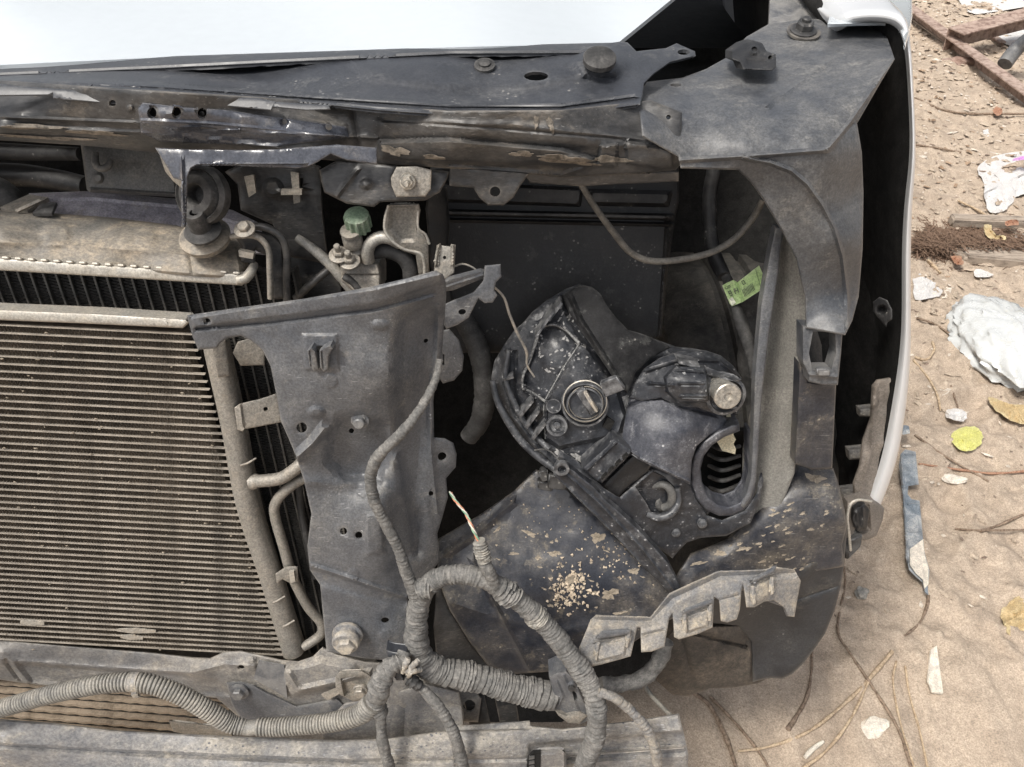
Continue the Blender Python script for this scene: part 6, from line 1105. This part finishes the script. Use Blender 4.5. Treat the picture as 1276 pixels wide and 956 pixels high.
M['chip'] = mat('pale_chips', (.60, .53, .45), amt=.3, rough=.9, up=0); M['chipd'] = mat('dark_chips', (.17, .12, .09), amt=.3, rough=.9, up=0)
def scatter(name, n, m, smin, smax, seed, lab, flat=.5):
    r = random.Random(seed); V = []; F = []
    for _ in range(n):
        x = r.uniform(.35, 2.9); y = .7+3.9*r.random()**.8
        i = min(len(gx)-1, int(np.searchsorted(gx, x))); j = min(len(gy)-1, int(np.searchsorted(gy, y))); z = ZZ[j, i]
        s = r.uniform(smin, smax)*(.7+.5*y/2)*(2 if r.random() < .04 else 1); b = len(V); a0 = r.uniform(0, 6.3); st = r.uniform(1, 3.2)
        for k in range(5):
            a = k*1.2566; u = math.cos(a)*st*s*r.uniform(.7, 1.2); v = math.sin(a)*s*r.uniform(.7, 1.2); V.append((x+u*math.cos(a0)-v*math.sin(a0), y+u*math.sin(a0)+v*math.cos(a0), z-.001+r.uniform(0, s*.4)))
        V.append((x, y, z+s*flat)); F += [(b+k, b+(k+1) % 5, b+5) for k in range(5)]
    return tag(link_mesh(name, V, F, m, None, smooth=False), lab, kind='stuff')
scatter('pale_chips', 4500, M['chip'], .0010, .0045, 11, 'pale crumbs and chips strewn over the sand')
scatter('dark_litter', 5000, M['chipd'], .0009, .0038, 12, 'dark bark crumbs strewn over the sand', .3)
scatter('sand_clods', 7000, M['sand'], .0018, .0065, 13, 'small sand clods', .8)
r = random.Random(31); V = []; F = []   # flat dead leaf bits, thicker towards the back
for _ in range(900):
    x = r.uniform(1.0, 2.9); y = 1.7+2.9*r.random()**.7
    i = min(len(gx)-1, int(np.searchsorted(gx, x))); j = min(len(gy)-1, int(np.searchsorted(gy, y))); z = ZZ[j, i]+.002
    s = r.uniform(.004, .018); a0 = r.uniform(0, 6.3); st = r.uniform(.25, .8); b = len(V)
    for k in range(6):
        a = k*1.047; u = math.cos(a)*s*r.uniform(.7, 1.2); v = math.sin(a)*s*st*r.uniform(.6, 1.2); V.append((x+u*math.cos(a0)-v*math.sin(a0), y+u*math.sin(a0)+v*math.cos(a0), z+r.uniform(0, s*.5)))
    V.append((x, y, z+s*.1)); F += [(b+k, b+(k+1) % 6, b+6) for k in range(6)]
M['litter'] = mat('dead_leaf_bits', (.24, .16, .10), dust=(.42, .33, .25), amt=.6, cover=.5, rough=.9, up=0, scale=3)
tag(link_mesh('leaf_litter', V, F, M['litter'], None, smooth=False), 'brown dead leaf bits strewn over the far sand', kind='stuff')
# rusty angle irons (L-section bars)
def angle_iron(a, b, wd, m, lab, h1_=.03, h2=.03):
    A, B = G(*a, h1_), G(*b, h2); d = (B-A).normalized(); s = d.cross(Vector((0, 0, 1))).normalized(); up_ = s.cross(d); t = .005
    sec = [(0, 0), (wd, 0), (wd, -t), (t, -t), (t, -wd), (0, -wd)]; V = [tuple(q+s*u+up_*v) for q in (A, B) for u, v in sec]; k = 6
    return tag(link_mesh('angle_iron', V, [tuple(range(k)), tuple(range(k, 2*k))[::-1]]+[(i, (i+1) % k, k+(i+1) % k, k+i) for i in range(k)], m, None, 30), lab, 'metal bar', 'rusty bars lying on the far sand')
angle_iron((1133, 2), (1300, 122), .055, M['rusty'], 'long rusty angle iron slanting down to the right edge', .06, .06)
angle_iron((1182, 34), (1300, 4), .10, M['rusty'], 'wide rusty angle iron rising to the right across the long one', .10, .16)
angle_iron((1136, 20), (1212, 74), .02, M['wood'], 'thin brown bar parallel under the long angle iron', .01, .01)
angle_iron((1228, 34), (1254, 52), .03, M['rusty'], 'short rusty bar end between the two angle irons', .02, .02)
tube('grey_pipe', [(1252, 80, 60, 9), (1268, 60, 110, 9), (1300, 36, 200, 9)], M['panel'], None, n=16, ds=.02, ground=True); tag(bpy.data.objects['grey_pipe'], 'thick pale grey pipe at the top right edge', 'pipe')
leaf([(1190, -6), (1290, -10), (1290, 6), (1240, 14), (1210, 18), (1200, 6)], M['whitepaper'], 'bright white board lying behind the rusty bars', 'board', curl=4, h=.01, name='white_board')
leaf([(1232, 34), (1290, 20), (1290, 54), (1256, 60)], M['whitepaper'], 'bright white board between the rusty bars and the pipe', 'board', curl=4, h=.01, name='white_board')
